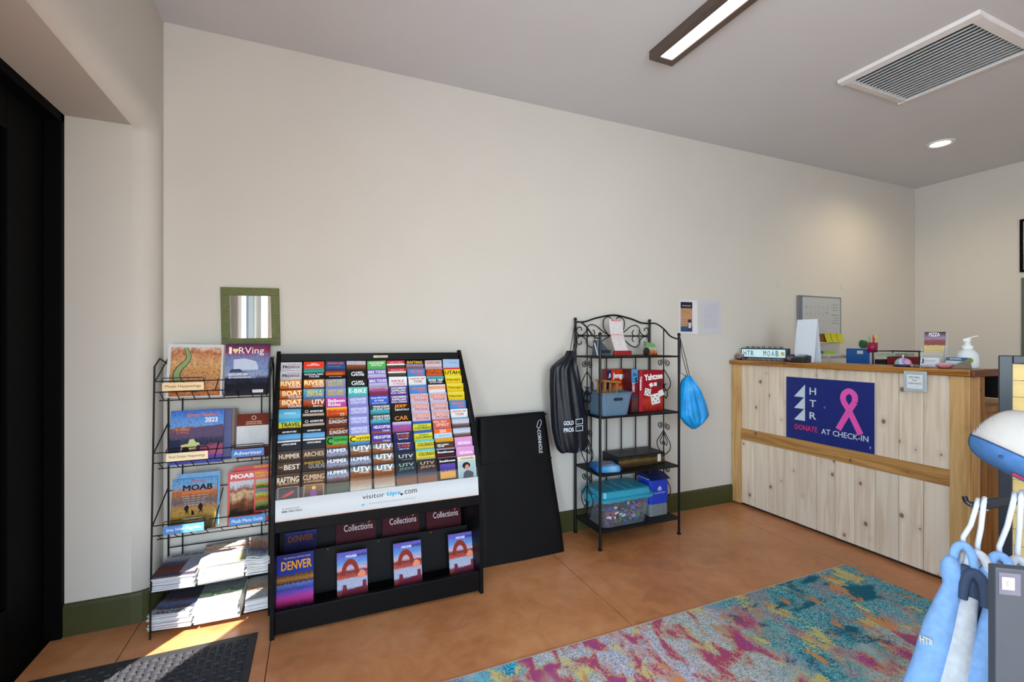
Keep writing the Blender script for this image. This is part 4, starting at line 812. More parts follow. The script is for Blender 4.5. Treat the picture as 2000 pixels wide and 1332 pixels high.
MB().prism([(-.06, 0), (.06, 0), (.05, .03), (-.02, .10), (-.05, .11)], 'y', -.03, .03).build('tray', plain('grey_clear_plastic', (70, 84, 96), .3, .2, 40), t, bevel=.004)
MB().box(-.052, -.046, -.036, -.031, .02, .11).build('white_tag', M_white, t, rot=(0, R(-18), 0))
for i in range(4): MB().tube(smooth_path([(0, 0), (.01, .02), (.0, .03), (-.01, .02), (0, 0)]) and [(-.02+.022*i+.008*math.cos(a/6*6.28), -.034, .03+.010*math.sin(a/6*6.28)) for a in range(6)], .0025, 5, closed=True).build('trinket_ring', M_iron, t)

# second shelf: grey bin with a wooden toy, game boxes
z0 = .8585
M_bin = plain('slate_blue_plastic', (96, 122, 146), .35, .06, 20)
t = thing('plastic_bin', 'slate blue plastic storage bin with cut out handles', 'storage bin', (1.850, 2.664, z0))
def binring(w, d, z, r=.03, n=5):
    ps = []
    for (sx, sy, a0) in ((1, 1, 0), (-1, 1, 90), (-1, -1, 180), (1, -1, 270)):
        for i in range(n+1):
            a = R(a0+90*i/n); ps.append((sx*(w-r)+r*math.cos(a), sy*(d-r)+r*math.sin(a), z))
    return ps
def shell(levels, name, m, par, flip=None):
    vs = []; k = None
    for (w, d, z, r) in levels:
        q = binring(w, d, z, r); k = len(q); vs += q
    fs = [(j*k+i, j*k+(i+1) % k, (j+1)*k+(i+1) % k, (j+1)*k+i) for j in range(len(levels)-1) for i in range(k)]
    fs += [tuple(range(k)), tuple(range((len(levels)-1)*k, len(levels)*k))]
    return MB().add(vs, fs).build(name, m, par, smooth=False)
shell([(.105, .085, 0, .03), (.128, .108, .145, .035), (.134, .114, .150, .035), (.134, .114, .155, .035), (.125, .105, .155, .03), (.123, .103, .145, .03), (.10, .08, .006, .03)], 'bin_body', M_bin, t)
MB().tube([(-.03, -.1115, .112), (.03, -.1115, .112)], .009, 8).build('handle_slot', plain('slot_dark', (26, 34, 46), .6), t)  # dark bar in place of a hole, its shade put into the colour
t = thing('wooden_stool_toy', 'small tan wooden toy frame sticking out of the bin', 'toy', (1.86, 2.70, z0+.012), (0, R(6), R(12)))
M_tan = plain('tan_wood', (168, 112, 48), .5, .15, 20, stretch=(1, 1, 6))
for (x, y) in ((-.07, -.03), (.05, -.03), (-.07, .03), (.05, .03)): MB().box(x-.008, x+.008, y-.008, y+.008, 0, .20).build('leg', M_tan, t, bevel=.002)
MB().box(-.09, .075, -.045, .045, .20, .215).build('top', M_tan, t, bevel=.003); MB().box(-.07, .05, -.006, .006, .12, .135).build('rail', M_tan, t, bevel=.002)
def gamebox(label, loc, w, d, h, front, side, rot=(0, 0, 0), cat='game box', group=None):
    o = MB(); o.box(-w/2, w/2, 0, d, 0, h); o.m = [1, 1, 0, 1, 1, 1]
    o = o.build('game_box', [front, side], None, loc, rot, bevel=0); return tag(o, label, cat, group)
g = gamebox('red board game box showing wooden block tower game', (2.005, 2.786, z0), .175, .055, .296, photo('tower_box', [(0, (170, 40, 24)), (.3, (205, 90, 40)), (.5, (214, 140, 80)), (.62, (200, 56, 24)), (1, (206, 60, 26))], .3, 4), plain('red_box_side', (150, 34, 24), .4))
text('Jenga', .10, .05, ink(WHT), g, (.015, -.001, .245), name='title', bold=.04)
MB().box(-.0875, -.048, -.0012, -.0004, .0, .29).build('spine_strip', ink((40, 40, 96)), g); text('J', .022, .03, ink(WHT), g, (-.067, -.002, .25), name='title')
g = gamebox('narrow blue and maroon game box beside the dice game', (2.070, 2.665, z0), .056, .095, .300, photo('narrow_box', [(0, (60, 50, 60)), (.2, (120, 60, 50)), (.35, (60, 70, 80)), (.42, (120, 26, 40)), (.68, (130, 30, 44)), (.7, (60, 140, 200)), (1, (90, 160, 210))], .06, 4), plain('maroon_side', (96, 24, 34), .4))
for i, (s_, c_) in enumerate((('TRAVEL', (60, 60, 110)), ('SORRY', (235, 225, 225)), )): text(s_, .035+.03*i, .020, ink(c_), g, (-.004-.012*i+.004, -.001, .262-.09*i), (R(90), R(0 if i == 0 else 90), 0), name='title')
text('S', .022, .032, ink((20, 20, 26)), g, (.012, -.0012, .225), name='title', bold=.04)
g = gamebox('red dice game box with white dice on its front', (2.205, 2.655, z0), .205, .07, .29, photo('dice_box', [(0, (140, 24, 30)), (.25, (190, 60, 40)), (.4, (160, 28, 36)), (1, (160, 24, 36))], .3, 3), plain('dark_red_side', (110, 20, 26), .4), (0, 0, R(-3)))
text('Yahtzee', .155, .045, ink(WHT), g, (.02, -.001, .245), (R(90), R(-5), 0), name='title', bold=.035)
MB().box(-.1025, -.072, -.0012, -.0004, 0, .29).build('spine_strip', ink((170, 40, 50)), g); text('Yahtzee', .10, .018, ink(WHT), g, (-.087, -.002, .20), (R(90), R(90), 0), name='title')
def die(cx, cz, s_, rot, dots=True):
    MB().prism([(cx+s_*math.cos(R(rot+90*i+45)), cz+s_*math.sin(R(rot+90*i+45))) for i in range(4)], 'y', -.0018, -.0008).build('printed_die', ink((226, 222, 220)), g)
    if dots:
        for (a, b_) in ((-.4, -.4), (.4, .4), (.4, -.4), (-.4, .4), (0, 0)):
            q = R(rot); x_, z_ = cx+s_*.9*(a*math.cos(q)-b_*math.sin(q)), cz+s_*.9*(a*math.sin(q)+b_*math.cos(q))
            MB().prism([(x_+.005*math.cos(6.28*i/8), z_+.005*math.sin(6.28*i/8)) for i in range(8)], 'y', -.0024, -.0018).build('printed_pip', ink((20, 20, 24)), g)
die(.035, .085, .052, 10); die(-.03, .135, .036, -12); die(.085, .125, .03, 20, False); die(.0, .185, .020, 30, False); die(.035, .19, .018, 5, False)
MB().prism([(.070+.020*math.cos(6.28*i/14), .19+.02*math.sin(6.28*i/14)) for i in range(14)], 'y', -.0018, -.0008).build('printed_badge', ink((40, 60, 60)), g)
# third shelf
z0 = .4805
g = gamebox('wide flat black game box with worn gold picture on side', (2.11, 2.635, z0), .40, .19, .082, photo('worn_gold_box', [(0, (30, 26, 22)), (.35, (86, 66, 34)), (.55, (120, 96, 54)), (.7, (60, 50, 36)), (1, (24, 22, 22))], .5, 5), plain('black_box', (20, 20, 22), .5, .3, 20))
text('A GAME OF STRATEGY', .17, .018, ink((70, 66, 60)), g, (-.06, .11, .0826), (0, 0, 0), name='title'); MB().box(.135, .165, -.0012, -.0004, .018, .07).build('price_sticker', ink((214, 214, 210)), g)
t = thing('card_pack', 'pale blue soft pack lying at the front of third shelf', 'soft pack', (1.806, 2.640, z0))
M_pk = photo('blue_pack', [(0, (40, 110, 190)), (.4, (90, 170, 225)), (.7, (150, 200, 235)), (1, (70, 140, 215))], .6, 4, 'X')
MB().box(-.085, .085, -.07, .09, 0, .045).build('pack', M_pk, t, rot=(0, 0, R(-14)), bevel=.014, seg=3, smooth=True)
MB().prism([(-.03, -.03), (.05, -.02), (.04, .04), (-.02, .04)], 'z', .0452, .0458).build('flap_label', plain('pack_flap', (150, 90, 120), .4), t)
text('60', .03, .014, ink((40, 60, 120)), t, (.06, -.0835, .022), (R(90), 0, R(-14)))
# bottom shelf: clear tub with turquoise lid full of odds and ends, cooler bag
z0 = .1145
t = thing('clear_tub', 'clear plastic tub with turquoise snap lid full of toys', 'storage tub', (1.935, 2.69, z0))
M_clr = plain('clear_plastic', (225, 232, 238), .12, .02, 10, alpha=.10)
shell([(.175, .105, 0, .04), (.20, .125, .17, .04), (.215, .14, .172, .045), (.215, .14, .185, .045)], 'tub_wall', M_clr, t)
M_lid = plain('turquoise_plastic', (46, 150, 178), .3, .06, 20)
shell([(.222, .146, .180, .045), (.222, .146, .198, .045), (.205, .130, .204, .04), (.195, .122, .238, .035), (.185, .112, .242, .03)], 'lid', M_lid, t)
for x in (-.075, .0, .075): MB().box(x-.003, x+.003, -.10, .10, .2415, .2455).build('lid_rib', M_lid, t, bevel=.001)
for x in (-.225, .225): MB().box(x-.012, x+.012, -.05, .05, .14, .212).build('snap_handle', M_lid, t, bevel=.005)
mt = [plain('toy_%d' % i, c_, .4) for i, c_ in enumerate([(40, 60, 150), (200, 60, 50), (225, 225, 225), (60, 60, 70), (120, 60, 140), (60, 130, 70), (110, 84, 80), (80, 120, 170)])]
toys = MB()
for i in range(150):
    x, y, z = rnd.uniform(-.155, .155), rnd.uniform(-.09, .09), rnd.uniform(.018, .135)
    if rnd.random() < .75: y = rnd.uniform(-.092, -.07)
    M_ = Matrix.Translation((x, y, z)) @ Matrix.Rotation(rnd.uniform(0, 6), 4, 'X') @ Matrix.Rotation(rnd.uniform(0, 6), 4, 'Y')
    toys.cbox((0, 0, 0), (rnd.uniform(.012, .036), rnd.uniform(.008, .02), rnd.uniform(.006, .014)), rnd.choice([0, 0, 1, 2, 3, 3, 4, 5, 6, 6, 7]), M_)
toys = toys.build('toy_pieces', mt, t); toys['kind'] = 'stuff'
t = thing('cooler_bag', 'bright blue and grey insulated lunch cooler bag', 'cooler bag', (2.256, 2.70, z0))
M_blu = plain('blue_fabric', (24, 62, 190), .6, .12, 40, bump=.1); M_gf = plain('grey_fabric', (120, 128, 132), .7, .12, 40, bump=.1)
def rbox(w, d, z0_, z1_, name, m, bulge=.006):
    MB().grid(lambda u, v: (lambda p: (p[0]*(1+bulge*4*math.sin(v*math.pi)), p[1]*(1+bulge*4*math.sin(v*math.pi)), z0_+(z1_-z0_)*v))(binring(w, d, 0, .018, 5)[int(round(u*24)) % 24]), 24, 6, 0, True).build(name, m, t, smooth=True)
rbox(.080, .07, .0, .085, 'lower_panel', M_gf); rbox(.082, .072, .085, .262, 'upper_panel', M_blu)
MB().add(binring(.080, .07, .004), [tuple(range(24))]).build('base', M_gf, t)
MB().prism([(-.07, .255), (.07, .255), (.096, .262), (.05, .292), (-.03, .29), (-.096, .262)], 'x', -.080, .080).build('gathered_top', plain('navy_top', (18, 30, 84), .6), t)
MB().tube([(p[0], p[1], .26) for p in binring(.083, .073, 0)], .003, 6, closed=True).build('silver_piping', plain('silver_trim', (170, 190, 205), .4), t)
MB().tube([(-.05, -.02, .285), (-.04, -.02, .315), (.0, -.02, .325), (.03, -.02, .31), (.04, -.02, .28)], .006, 6).build('carry_loop', plain('navy_top', (18, 30, 84)), t)
text('Good Sam', .10, .014, ink((200, 210, 235)), t, (.0, -.0745, .165), bold=0); text('dh', .034, .030, ink((225, 232, 245)), t, (.0, -.0745, .195), bold=.02)
# drawstring bags hanging from the posts
M_dn = plain('navy_nylon', (12, 17, 29), .42, .35, 14, bump=.6, spec=.4); M_cy = plain('cyan_nylon', (20, 150, 222), .38, .2, 12, bump=.5)
def sack(label, loc, rot, prof, thick, m, cords, name='drawstring_bag', ph=0):
    t = thing(name, label, 'drawstring bag', loc, rot)
    k = len(prof)
    def fn(u, v):
        a = 2*math.pi*u; q = v*(k-1); i = min(int(q), k-2); f_ = q-i
        xl = prof[i][1]*(1-f_)+prof[i+1][1]*f_; xr = prof[i][2]*(1-f_)+prof[i+1][2]*f_; z = prof[i][0]*(1-f_)+prof[i+1][0]*f_
        cx, w = (xl+xr)/2, (xr-xl)/2
        fold = 1+.22*math.sin(7*a+ph+3*v)*(1-.75*v)+.10*math.sin(13*a-3*v)+.10*math.sin(3*a+9*v)
        return (cx+w*math.cos(a), thick*min(1, .25+w/.10)*math.sin(a)*fold, z+.004*math.sin(5*a)*v)
    q_ = MB().grid(fn, 72, 30, 0, True); q_.add([fn(i/72, 1) for i in range(72)], [tuple(range(72))]); q_.build('sack', m, t, smooth=True)
    for c_ in cords: MB().tube(c_, .0025, 6).build('cord', plain('black_cord', (16, 16, 18), .7), t)
    return t
t = sack('dark navy drawstring bag with white block lettering hung on rack', (1.575, 2.70, .62), (0, 0, 0),
     [(.672, -.030, .016), (.64, -.045, .022), (.60, -.105, .036), (.56, -.155, .050), (.44, -.160, .078), (.28, -.152, .108), (.15, -.142, .128), (.06, -.122, .130), (.02, -.105, .112), (.0, -.085, .095)], .055, M_dn,
     [[(-.01, 0, .66), (.05, .06, .78), (.118, .145, .865)], [(.01, 0, .66), (.08, .07, .77), (.122, .145, .86)], [(-.04, -.02, .05), (.02, -.03, -.012), (.08, -.02, .02)], [(.02, 0, .6), (.11, .1, .72), (.118, .14, .85)]])
for i, s_ in enumerate(('GOLD', 'PROS')): text(s_, .075, .028, ink((205, 214, 226)), t, (-.062, -.078, .205-.045*i), bold=.03)
for i in range(2): MB().tube([(-.008, -.077, .168+.045*i-.02), (.045, -.074, .168+.045*i-.02), (.045, -.074, .20+.045*i-.02), (-.008, -.077, .20+.045*i-.02)], .003, 5, closed=True).build('printed_frame', ink((205, 214, 226)), t)
sack('bright cyan drawstring bag hanging from the iron rack post', (2.475, 2.53, .735), (0, 0, R(-8)),
     [(.375, -.055, -.028), (.345, -.085, .0), (.28, -.105, .045), (.18, -.112, .10), (.09, -.112, .125), (.03, -.06, .06), (0, -.01, .01)], .06, M_cy,
     [[(-.045, 0, .37), (-.09, 0, .52), (-.112, .0, .66)], [(-.03, 0, .37), (-.07, -.01, .5), (-.112, -.004, .65)], [(-.05, 0, .37), (-.115, -.01, .4), (-.113, -.01, .62)]], ph=1)
# ---------------------------------------------------------------- pine reception counter
def pine(name, light, mid, knot=(96, 66, 50), grain=1.0, rough=.55, kscale=(5.4, 5.4, 4.2), axis=2):
    if name in MATS: return MATS[name]
    m, nt, n, l, b = nodes_of(name)
    tc = n.new('ShaderNodeTexCoord'); oi = n.new('ShaderNodeObjectInfo')
    ad = n.new('ShaderNodeVectorMath'); ad.operation = 'ADD'; l.new(tc.outputs['Object'], ad.inputs[0])
    cm = n.new('ShaderNodeVectorMath'); cm.operation = 'SCALE'; l.new(oi.outputs['Location'], cm.inputs[0]); cm.inputs['Scale'].default_value = 1.7
    l.new(cm.outputs[0], ad.inputs[1])
    mp = n.new('ShaderNodeMapping'); sc = [30, 30, 30]; sc[axis] = 1.6; mp.inputs['Scale'].default_value = sc; l.new(ad.outputs[0], mp.inputs[0])
    nz = n.new('ShaderNodeTexNoise'); nz.inputs['Scale'].default_value = 1.2; nz.inputs['Detail'].default_value = 5; nz.inputs['Distortion'].default_value = .6; l.new(mp.outputs[0], nz.inputs['Vector'])
    r = ramp(n, [(.36, mid), (.56, light), (.75, tuple(min(255, v+6) for v in light))]); l.new(nz.outputs['Fac'], r.inputs[0])
    mp2 = n.new('ShaderNodeMapping'); mp2.inputs['Scale'].default_value = kscale; l.new(ad.outputs[0], mp2.inputs[0])
    vo = n.new('ShaderNodeTexVoronoi'); vo.voronoi_dimensions = '2D'; vo.inputs['Scale'].default_value = 1.0
    sp_ = n.new('ShaderNodeSeparateXYZ'); l.new(mp2.outputs[0], sp_.inputs[0]); sm = n.new('ShaderNodeMath'); l.new(sp_.outputs['X'], sm.inputs[0]); l.new(sp_.outputs['Y'], sm.inputs[1])
    cb = n.new('ShaderNodeCombineXYZ'); l.new(sm.outputs[0], cb.inputs['X']); l.new(sp_.outputs['Z'], cb.inputs['Y']); l.new(cb.outputs[0], vo.inputs['Vector'])
    kr = ramp(n, [(.045, (.9, .9, .9)), (.062, (.6, .6, .6)), (.075, (.14, .14, .14)), (.2, (0, 0, 0))]); sr = n.new('ShaderNodeSeparateColor'); l.new(vo.outputs['Color'], sr.inputs[0])
    ka = n.new('ShaderNodeMath'); ka.operation = 'MULTIPLY_ADD'; l.new(sr.outputs[0], ka.inputs[0]); ka.inputs[1].default_value = .07; l.new(vo.outputs['Distance'], ka.inputs[2]); l.new(ka.outputs[0], kr.inputs[0])
    mx = n.new('ShaderNodeMix'); mx.data_type = 'RGBA'; l.new(kr.outputs[0], mx.inputs[0]); l.new(r.outputs[0], mx.inputs[6]); mx.inputs[7].default_value = C3(knot)
    # slight tint from board to board
    hv = n.new('ShaderNodeHueSaturation'); l.new(mx.outputs[2], hv.inputs['Color'])
    mr = n.new('ShaderNodeMapRange'); l.new(oi.outputs['Random'], mr.inputs[0]); mr.inputs[3].default_value = .93; mr.inputs[4].default_value = 1.05; l.new(mr.outputs[0], hv.inputs['Value'])
    l.new(hv.outputs[0], b.inputs['Base Color']); b.inputs['Roughness'].default_value = rough
    bp = n.new('ShaderNodeBump'); bp.inputs['Strength'].default_value = .12; bp.inputs['Distance'].default_value = .002; l.new(nz.outputs['Fac'], bp.inputs['Height']); l.new(bp.outputs[0], b.inputs['Normal'])
    MATS[name] = m; return m
P_pale = pine('pale_pine', (228, 212, 192), (214, 194, 170), (112, 82, 62))
P_honey = pine('honey_pine_upright', (208, 168, 112), (184, 140, 84), (100, 58, 32))
P_honey_y = pine('honey_pine_rail', (186, 140, 80), (156, 108, 54), (84, 42, 22), axis=1)
P_top = pine('varnished_pine_top', (176, 122, 56), (128, 76, 26), (84, 44, 18), axis=1, rough=.3)
P_dark = pine('dark_stained_end', (110, 64, 42), (84, 46, 30), (50, 24, 14), axis=0)
P_side = pine('brown_pine_side', (150, 104, 48), (112, 72, 30), (70, 40, 20))
ct = thing('reception_counter', 'pine plank reception counter with varnished ledge top', 'counter')
FX = 3.270
Y0, Y1 = 1.335, 2.886
for (a, b_) in ((2.80, Y1), (Y0, 1.423)): MB().box(FX-.022, FX+.085, a, b_, .012, 1.162).build('corner_post', P_honey, ct, bevel=.003)
n = 11; pw = (2.80-1.423)/n
for i in range(n):
    a = 1.423+pw*i
    for (z0, z1) in ((.020, .545), (.635, 1.162)):
        dx = rnd.uniform(-.0012, .0012)
        MB().box(-.009, .009, -pw/2+.0012, pw/2-.0012, 0, z1-z0).build('plank', P_pale, ct, (FX+dx, a+pw/2, z0), bevel=.0016, seg=1)
MB().box(-.012, .012, (1.425-2.8)/2, (2.8-1.425)/2, 0, .094).build('rail', P_honey_y, ct, (FX-.004, (1.425+2.8)/2, .543), bevel=.003)
MB().box(FX+.012, FX+.03, 1.40, Y1, .0, 1.16).build('carcass', plain('carcass_dark', (40, 30, 24), .7), ct)
MB().box(3.222, 3.505, Y0-.012, Y1+.004, 1.164, 1.2).build('ledge_top', P_top, ct, bevel=.006, seg=3)
MB().box(3.226, 3.508, Y0-.030, Y0-.011, 1.162, 1.201).build('end_cap', P_dark, ct, bevel=.006, seg=3)
MB().box(FX+.085, FX+.14, Y0+.002, Y0+.08, .012, 1.162).build('end_post', P_side, ct, bevel=.003)
MB().box(FX+.14, 4.02, Y0+.03, Y0+.05, .012, .955).build('end_panel', P_side, ct)
MB().box(3.33, 4.05, Y0+.01, Y1, .955, .985).build('work_top', P_side, ct, bevel=.004)
MB().box(3.36, 4.0, Y0+.06, Y0+.40, .80, .94).build('drawer_front', P_side, ct)
# campaign sign on the front
sg = thing('donation_sign', 'navy blue sign with pink ribbon and donate lettering on counter', 'sign', (FX-.0130, 2.100, .865))
M_navy = plain('navy_sign_board', (24, 40, 118), .4, .05, 8)
MB().box(-.003, .003, -.297, .297, -.226, .226).build('board', M_navy, sg)
RX = (R(90), 0, R(-90))
def sgp(name, pts, c, off=.0036):        # points given as (from the sign's left edge, height)
    return MB().prism([(-u, v) for u, v in pts], 'x', -off-.0006, -off).build(name, ink(c), sg)
PALE = (200, 214, 226); PNK = (232, 92, 178)
for i in range(3):
    z = .085-.085*i
    sgp('tree_mark', [(-.235, z), (-.152, z), (-.152, z+.093)], PALE)
for i, s_ in enumerate('HTR'): text(s_, .048, .050, ink(PALE), sg, (-.0042, .095, .135-.087*i), RX, bold=.015)
text('DONATE', .165, .038, ink((226, 60, 110)), sg, (-.0042, .145, -.135), RX, bold=.012); text('AT CHECK-IN', .300, .038, ink(PALE), sg, (-.0042, -.115, -.137), RX, bold=.012)
# ribbon loop
def band(cl, w, name, off):
    L, Q = [], []
    for i, (x, z) in enumerate(cl):
        a, b_ = cl[max(0, i-1)], cl[min(len(cl)-1, i+1)]; dx, dz = b_[0]-a[0], b_[1]-a[1]; q = math.hypot(dx, dz)
        L.append((-off, -(x-dz/q*w), z+dx/q*w)); Q.append((-off, -(x+dz/q*w), z-dx/q*w))
    k = len(cl); MB().add(L+Q, [(i, i+1, k+i+1, k+i) for i in range(k-1)]).build(name, ink(PNK), sg)
cx = .148
loop = smooth_path([(cx+.07, -.115), (cx+.0, .03), (cx-.035, .09), (cx-.033, .135), (cx, .16), (cx+.033, .135), (cx+.035, .09)])
band(loop, .0185, 'ribbon', .0038); band(smooth_path([(cx+.035, .09), (cx, .03), (cx-.07, -.105)]), .0185, 'ribbon', .0036)
text('v', .012, .018, ink((160, 170, 200)), sg, (-.0042, -.275, -.19), RX, name='maker_mark'); text('o', .012, .014, ink((160, 170, 200)), sg, (-.0042, .012, .03), RX, name='maker_mark')
# small acrylic sign hung from the ledge
t = thing('bell_sign', 'small clear acrylic sign asking to ring bell', 'sign', (3.214, 1.566, 1.118))
MB().box(-.003, .003, -.056, .056, -.056, .062).build('acrylic_plate', plain('frosted_acrylic', (196, 204, 208), .2, .03, 10, alpha=.75), t, bevel=.002)
MB().box(-.0038, -.003, -.042, .042, -.042, .045).build('paper_card', plain('card_blue_edge', (150, 175, 200), .6), t); MB().box(-.0044, -.0038, -.039, .039, -.039, .042).build('paper_card', plain('card_white', (222, 226, 228), .6, .03), t)
for i, (s_, w) in enumerate((('RING BELL', .055), ('FOR', .022), ('ASSISTANCE', .064))): text(s_, w, .009, ink((110, 124, 140)), t, (-.0050, 0, .027-.018*i), RX)
text('thank you', .03, .006, ink((160, 170, 180)), t, (-.0050, 0, -.028), RX, bold=0)
# things on the ledge
TZ = 1.2005
def rock(label, loc, s_, c_, seed, cat='rock', group=None):
    q = random.Random(seed)
    bm = bmesh.new(); bmesh.ops.create_icosphere(bm, subdivisions=2, radius=1)
    for v in bm.verts:
        k = 1+q.uniform(-.16, .16); v.co = Vector((v.co.x*s_[0]*k, v.co.y*s_[1]*k, max(v.co.z*s_[2]*k, -s_[2]*.8)))
    me = bpy.data.meshes.new('rock'); bm.to_mesh(me); bm.free(); me.materials.append(photo('rock_%d' % seed, c_, .9, 3))
    o = bpy.data.objects.new('rock', me); COL.objects.link(o); o.location = (loc[0], loc[1], loc[2]+s_[2]*.8); return tag(o, label, cat, group)
rock('rough banded geode rock at the wall end of the ledge', (3.30, 2.845, TZ), (.04, .038, .034), [(.2, (60, 40, 44)), (.45, (170, 150, 150)), (.6, (110, 84, 80)), (.85, (196, 184, 176))], 3)
rock('purple grey rock between lightbox and card reader', (3.32, 2.405, TZ), (.035, .036, .032), [(.2, (44, 40, 60)), (.5, (150, 120, 130)), (.8, (60, 60, 90))], 5)
rock('pink crystal rock beside the card holders', (3.265, 1.452, TZ), (.026, .042, .020), [(.2, (150, 84, 96)), (.6, (206, 140, 150)), (.9, (220, 180, 180))], 8)
for i, (y, c_) in enumerate(((1.595, (170, 150, 140)), (1.575, (130, 120, 110)), (1.540, (196, 190, 200)), (1.520, (190, 180, 190)))):
    rock('small tumbled stone by the business cards, %s from the call bell' % ORD[i], (3.248, y, TZ), (.012, .014, .010), [(.2, tuple(int(v*.7) for v in c_)), (.8, c_)], 20+i, 'stone', 'tumbled stones on the ledge')
t = thing('lightbox_sign', 'white cinema style lightbox sign with black letters', 'lightbox', (3.335, 2.645, TZ))
MB().box(-.02, .025, -.205, .205, .018, .100).build('case', plain('lightbox_frame', (44, 60, 70), .4), t, bevel=.004)
MB().box(-.0225, -.0195, -.195, .195, .027, .090).build('panel', glow('lightbox_panel', (206, 236, 242), .22), t)
for i, ch in enumerate('HTR  MOAB'):
    if ch != ' ': text(ch, .026, .042, ink((20, 56, 66) if i < 3 else (40, 52, 64)), t, (-.0235, .165-.036*i-(.006 if i > 4 else 0), .058), RX, bold=.0)
MB().lathe([(0, 0), (.016, 0), (.016, .001), (0, .001)], 16).build('round_sticker', ink((214, 190, 120)), t, (-.0228, -.175, .058), (0, R(-90), 0))
for (y, z) in ((-.19, .0), (.19, .0)): MB().box(-.02, .025, y-.012, y+.012, .0, .019).build('foot', plain('lightbox_frame', (44, 60, 70)), t)
q = random.Random(4)
for i in range(9):
    rock('little dark pebble before the lightbox sign, %s from the wall' % ORD[i], (3.285+q.uniform(-.006, .006), 2.80-.042*i, TZ), (.010, .017, .0085), [(.2, (30, 32, 36)), (.5, (150, 150, 156)), (.8, (60, 60, 66))], 40+i, 'stone', 'pebbles before the lightbox')
for i in range(7):
    rock('little grey crystal on top of the lightbox, %s from the wall' % ORD[i], (3.335, 2.80-.05*i, TZ+.1), (.010, .020, .009), [(.2, (60, 70, 76)), (.5, (170, 175, 180)), (.8, (90, 96, 100))], 60+i, 'stone', 'crystals on the lightbox')
t = thing('card_reader', 'black payment card reader lying on the ledge', 'card reader', (3.30, 2.315, TZ), (0, 0, R(8)))
MB().prism([(-.06, 0), (.06, 0), (.06, .045), (.045, .052), (-.055, .028), (-.06, .02)], 'y', -.045, .045).build('body', plain('black_plastic', (26, 28, 32), .4), t, bevel=.006, seg=3)
MB().box(-.02, .04, -.03, .03, 0, .002).build('screen', plain('grey_screen', (86, 104, 108), .2), t, (.0, 0, .0445), (0, R(-14), 0))
for i in range(3):
    for j in range(3): MB().cbox((0, 0, 0), (.007, .012, .004)).build('key', plain('key_grey', (70, 74, 80), .5), t, (-.05+.011*i, -.022+.022*j, .032+.0026*i), (0, R(-14), 0))
t = thing('tent_card', 'tall blank white folded card standing on the ledge', 'card', (3.40, 2.335, TZ), (0, 0, R(4)))
for s_ in (-1, 1): MB().box(-.001, .001, -.075, .075, 0, .322).build('card_face', plain('white_card', (214, 222, 232), .6, .02), t, (s_*.045, 0, 0), (0, R(-s_*8), 0))
t = thing('call_bell', 'tie dye coloured call bell on dark round base', 'bell', (3.285, 1.662, TZ))
MB().lathe([(0, 0), (.046, 0), (.047, .010), (.040, .014), (0, .014)], 28).build('base', plain('dark_base', (40, 32, 50), .4), t, smooth=True)
def tiedye():
    return photo('tie_dye', [(.1, (220, 170, 200)), (.3, (150, 120, 190)), (.45, (225, 225, 240)), (.6, (110, 170, 225)), (.8, (190, 215, 160)), (.95, (225, 200, 150))], .8, 3, 'Y')
MB().lathe([(.041, .014), (.041, .022), (.036, .036), (.025, .047), (.010, .053), (0, .054)], 28).build('dome', tiedye(), t, smooth=True)
MB().lathe([(0, .053), (.004, .053), (.004, .064), (.006, .066), (.004, .070), (0, .071)], 12).build('plunger', M_white, t, smooth=True)
t = thing('flyer_holder', 'clear holder stacked with pizza restaurant flyers', 'flyer holder', (3.39, 1.552, TZ), (0, 0, R(-4)))
M_clr2 = plain('clear_acrylic_holder', (210, 216, 220), .1, .02, 10, alpha=.3)
MB().box(-.03, -.028, -.056, .056, 0, .09).build('front_wall', M_clr2, t); MB().box(.010, .012, -.056, .056, 0, .20).build('back_wall', M_clr2, t)
for s_ in (-1, 1): MB().box(-.03, .012, s_*.056-.001, s_*.056+.001, 0, .12).build('side_wall', M_clr2, t)
MB().box(-.03, .012, -.056, .056, 0, .003).build('floor_plate', M_clr2, t)
fl_ = MB().box(-.004, .004, -.051, .051, 0, .205).build('flyer', photo('pizza_flyer', [(0, (214, 196, 140)), (.28, (225, 205, 150)), (.60, (228, 206, 150)), (.63, (150, 90, 80)), (.75, (160, 96, 96)), (.82, (170, 150, 180)), (1, (70, 50, 60))], .05, 6), t, (-.012, 0, .004), (0, R(3), 0))
text('PIZZA', .055, .022, ink(WHT), fl_, (-.0048, 0, .19), RX, bold=.03)
for i in range(4): text('Main St and Center', .07, .006, ink((190, 160, 100)), fl_, (-.0048, 0, .115-.016*i), RX, bold=0)
t = thing('business_card_holder', 'clear holder of white business cards below the pizza flyers', 'card holder', (3.315, 1.545, TZ), (0, 0, R(-6)))
MB().box(-.012, .012, -.05, .05, 0, .012).build('tray', M_clr2, t); MB().box(-.006, .006, -.046, .046, .003, .058).build('card_stack', plain('card_stock', (216, 218, 228), .6, .03), t, rot=(0, R(8), 0))
text('J', .014, .03, ink((50, 56, 80)), t, (-.0062, .032, .038), RX); text('Discover Moab', .05, .010, ink((150, 160, 190)), t, (-.0062, -.008, .042), RX, bold=0)
t = thing('business_card_holder', 'clear holder of blue topped business cards by the soap', 'card holder', (3.335, 1.432, TZ), (0, 0, R(-3)))
MB().box(-.012, .012, -.05, .05, 0, .012).build('tray', M_clr2, t); MB().box(-.006, .006, -.046, .046, .003, .062).build('card_stack', photo('teal_card', [(0, (206, 214, 222)), (.66, (206, 214, 222)), (.68, (56, 100, 126)), (1, (60, 110, 136))], 0, 3), t, rot=(0, R(8), 0))
text('BOOKING', .05, .008, ink(WHT), t, (-.001, 0, .054), RX)
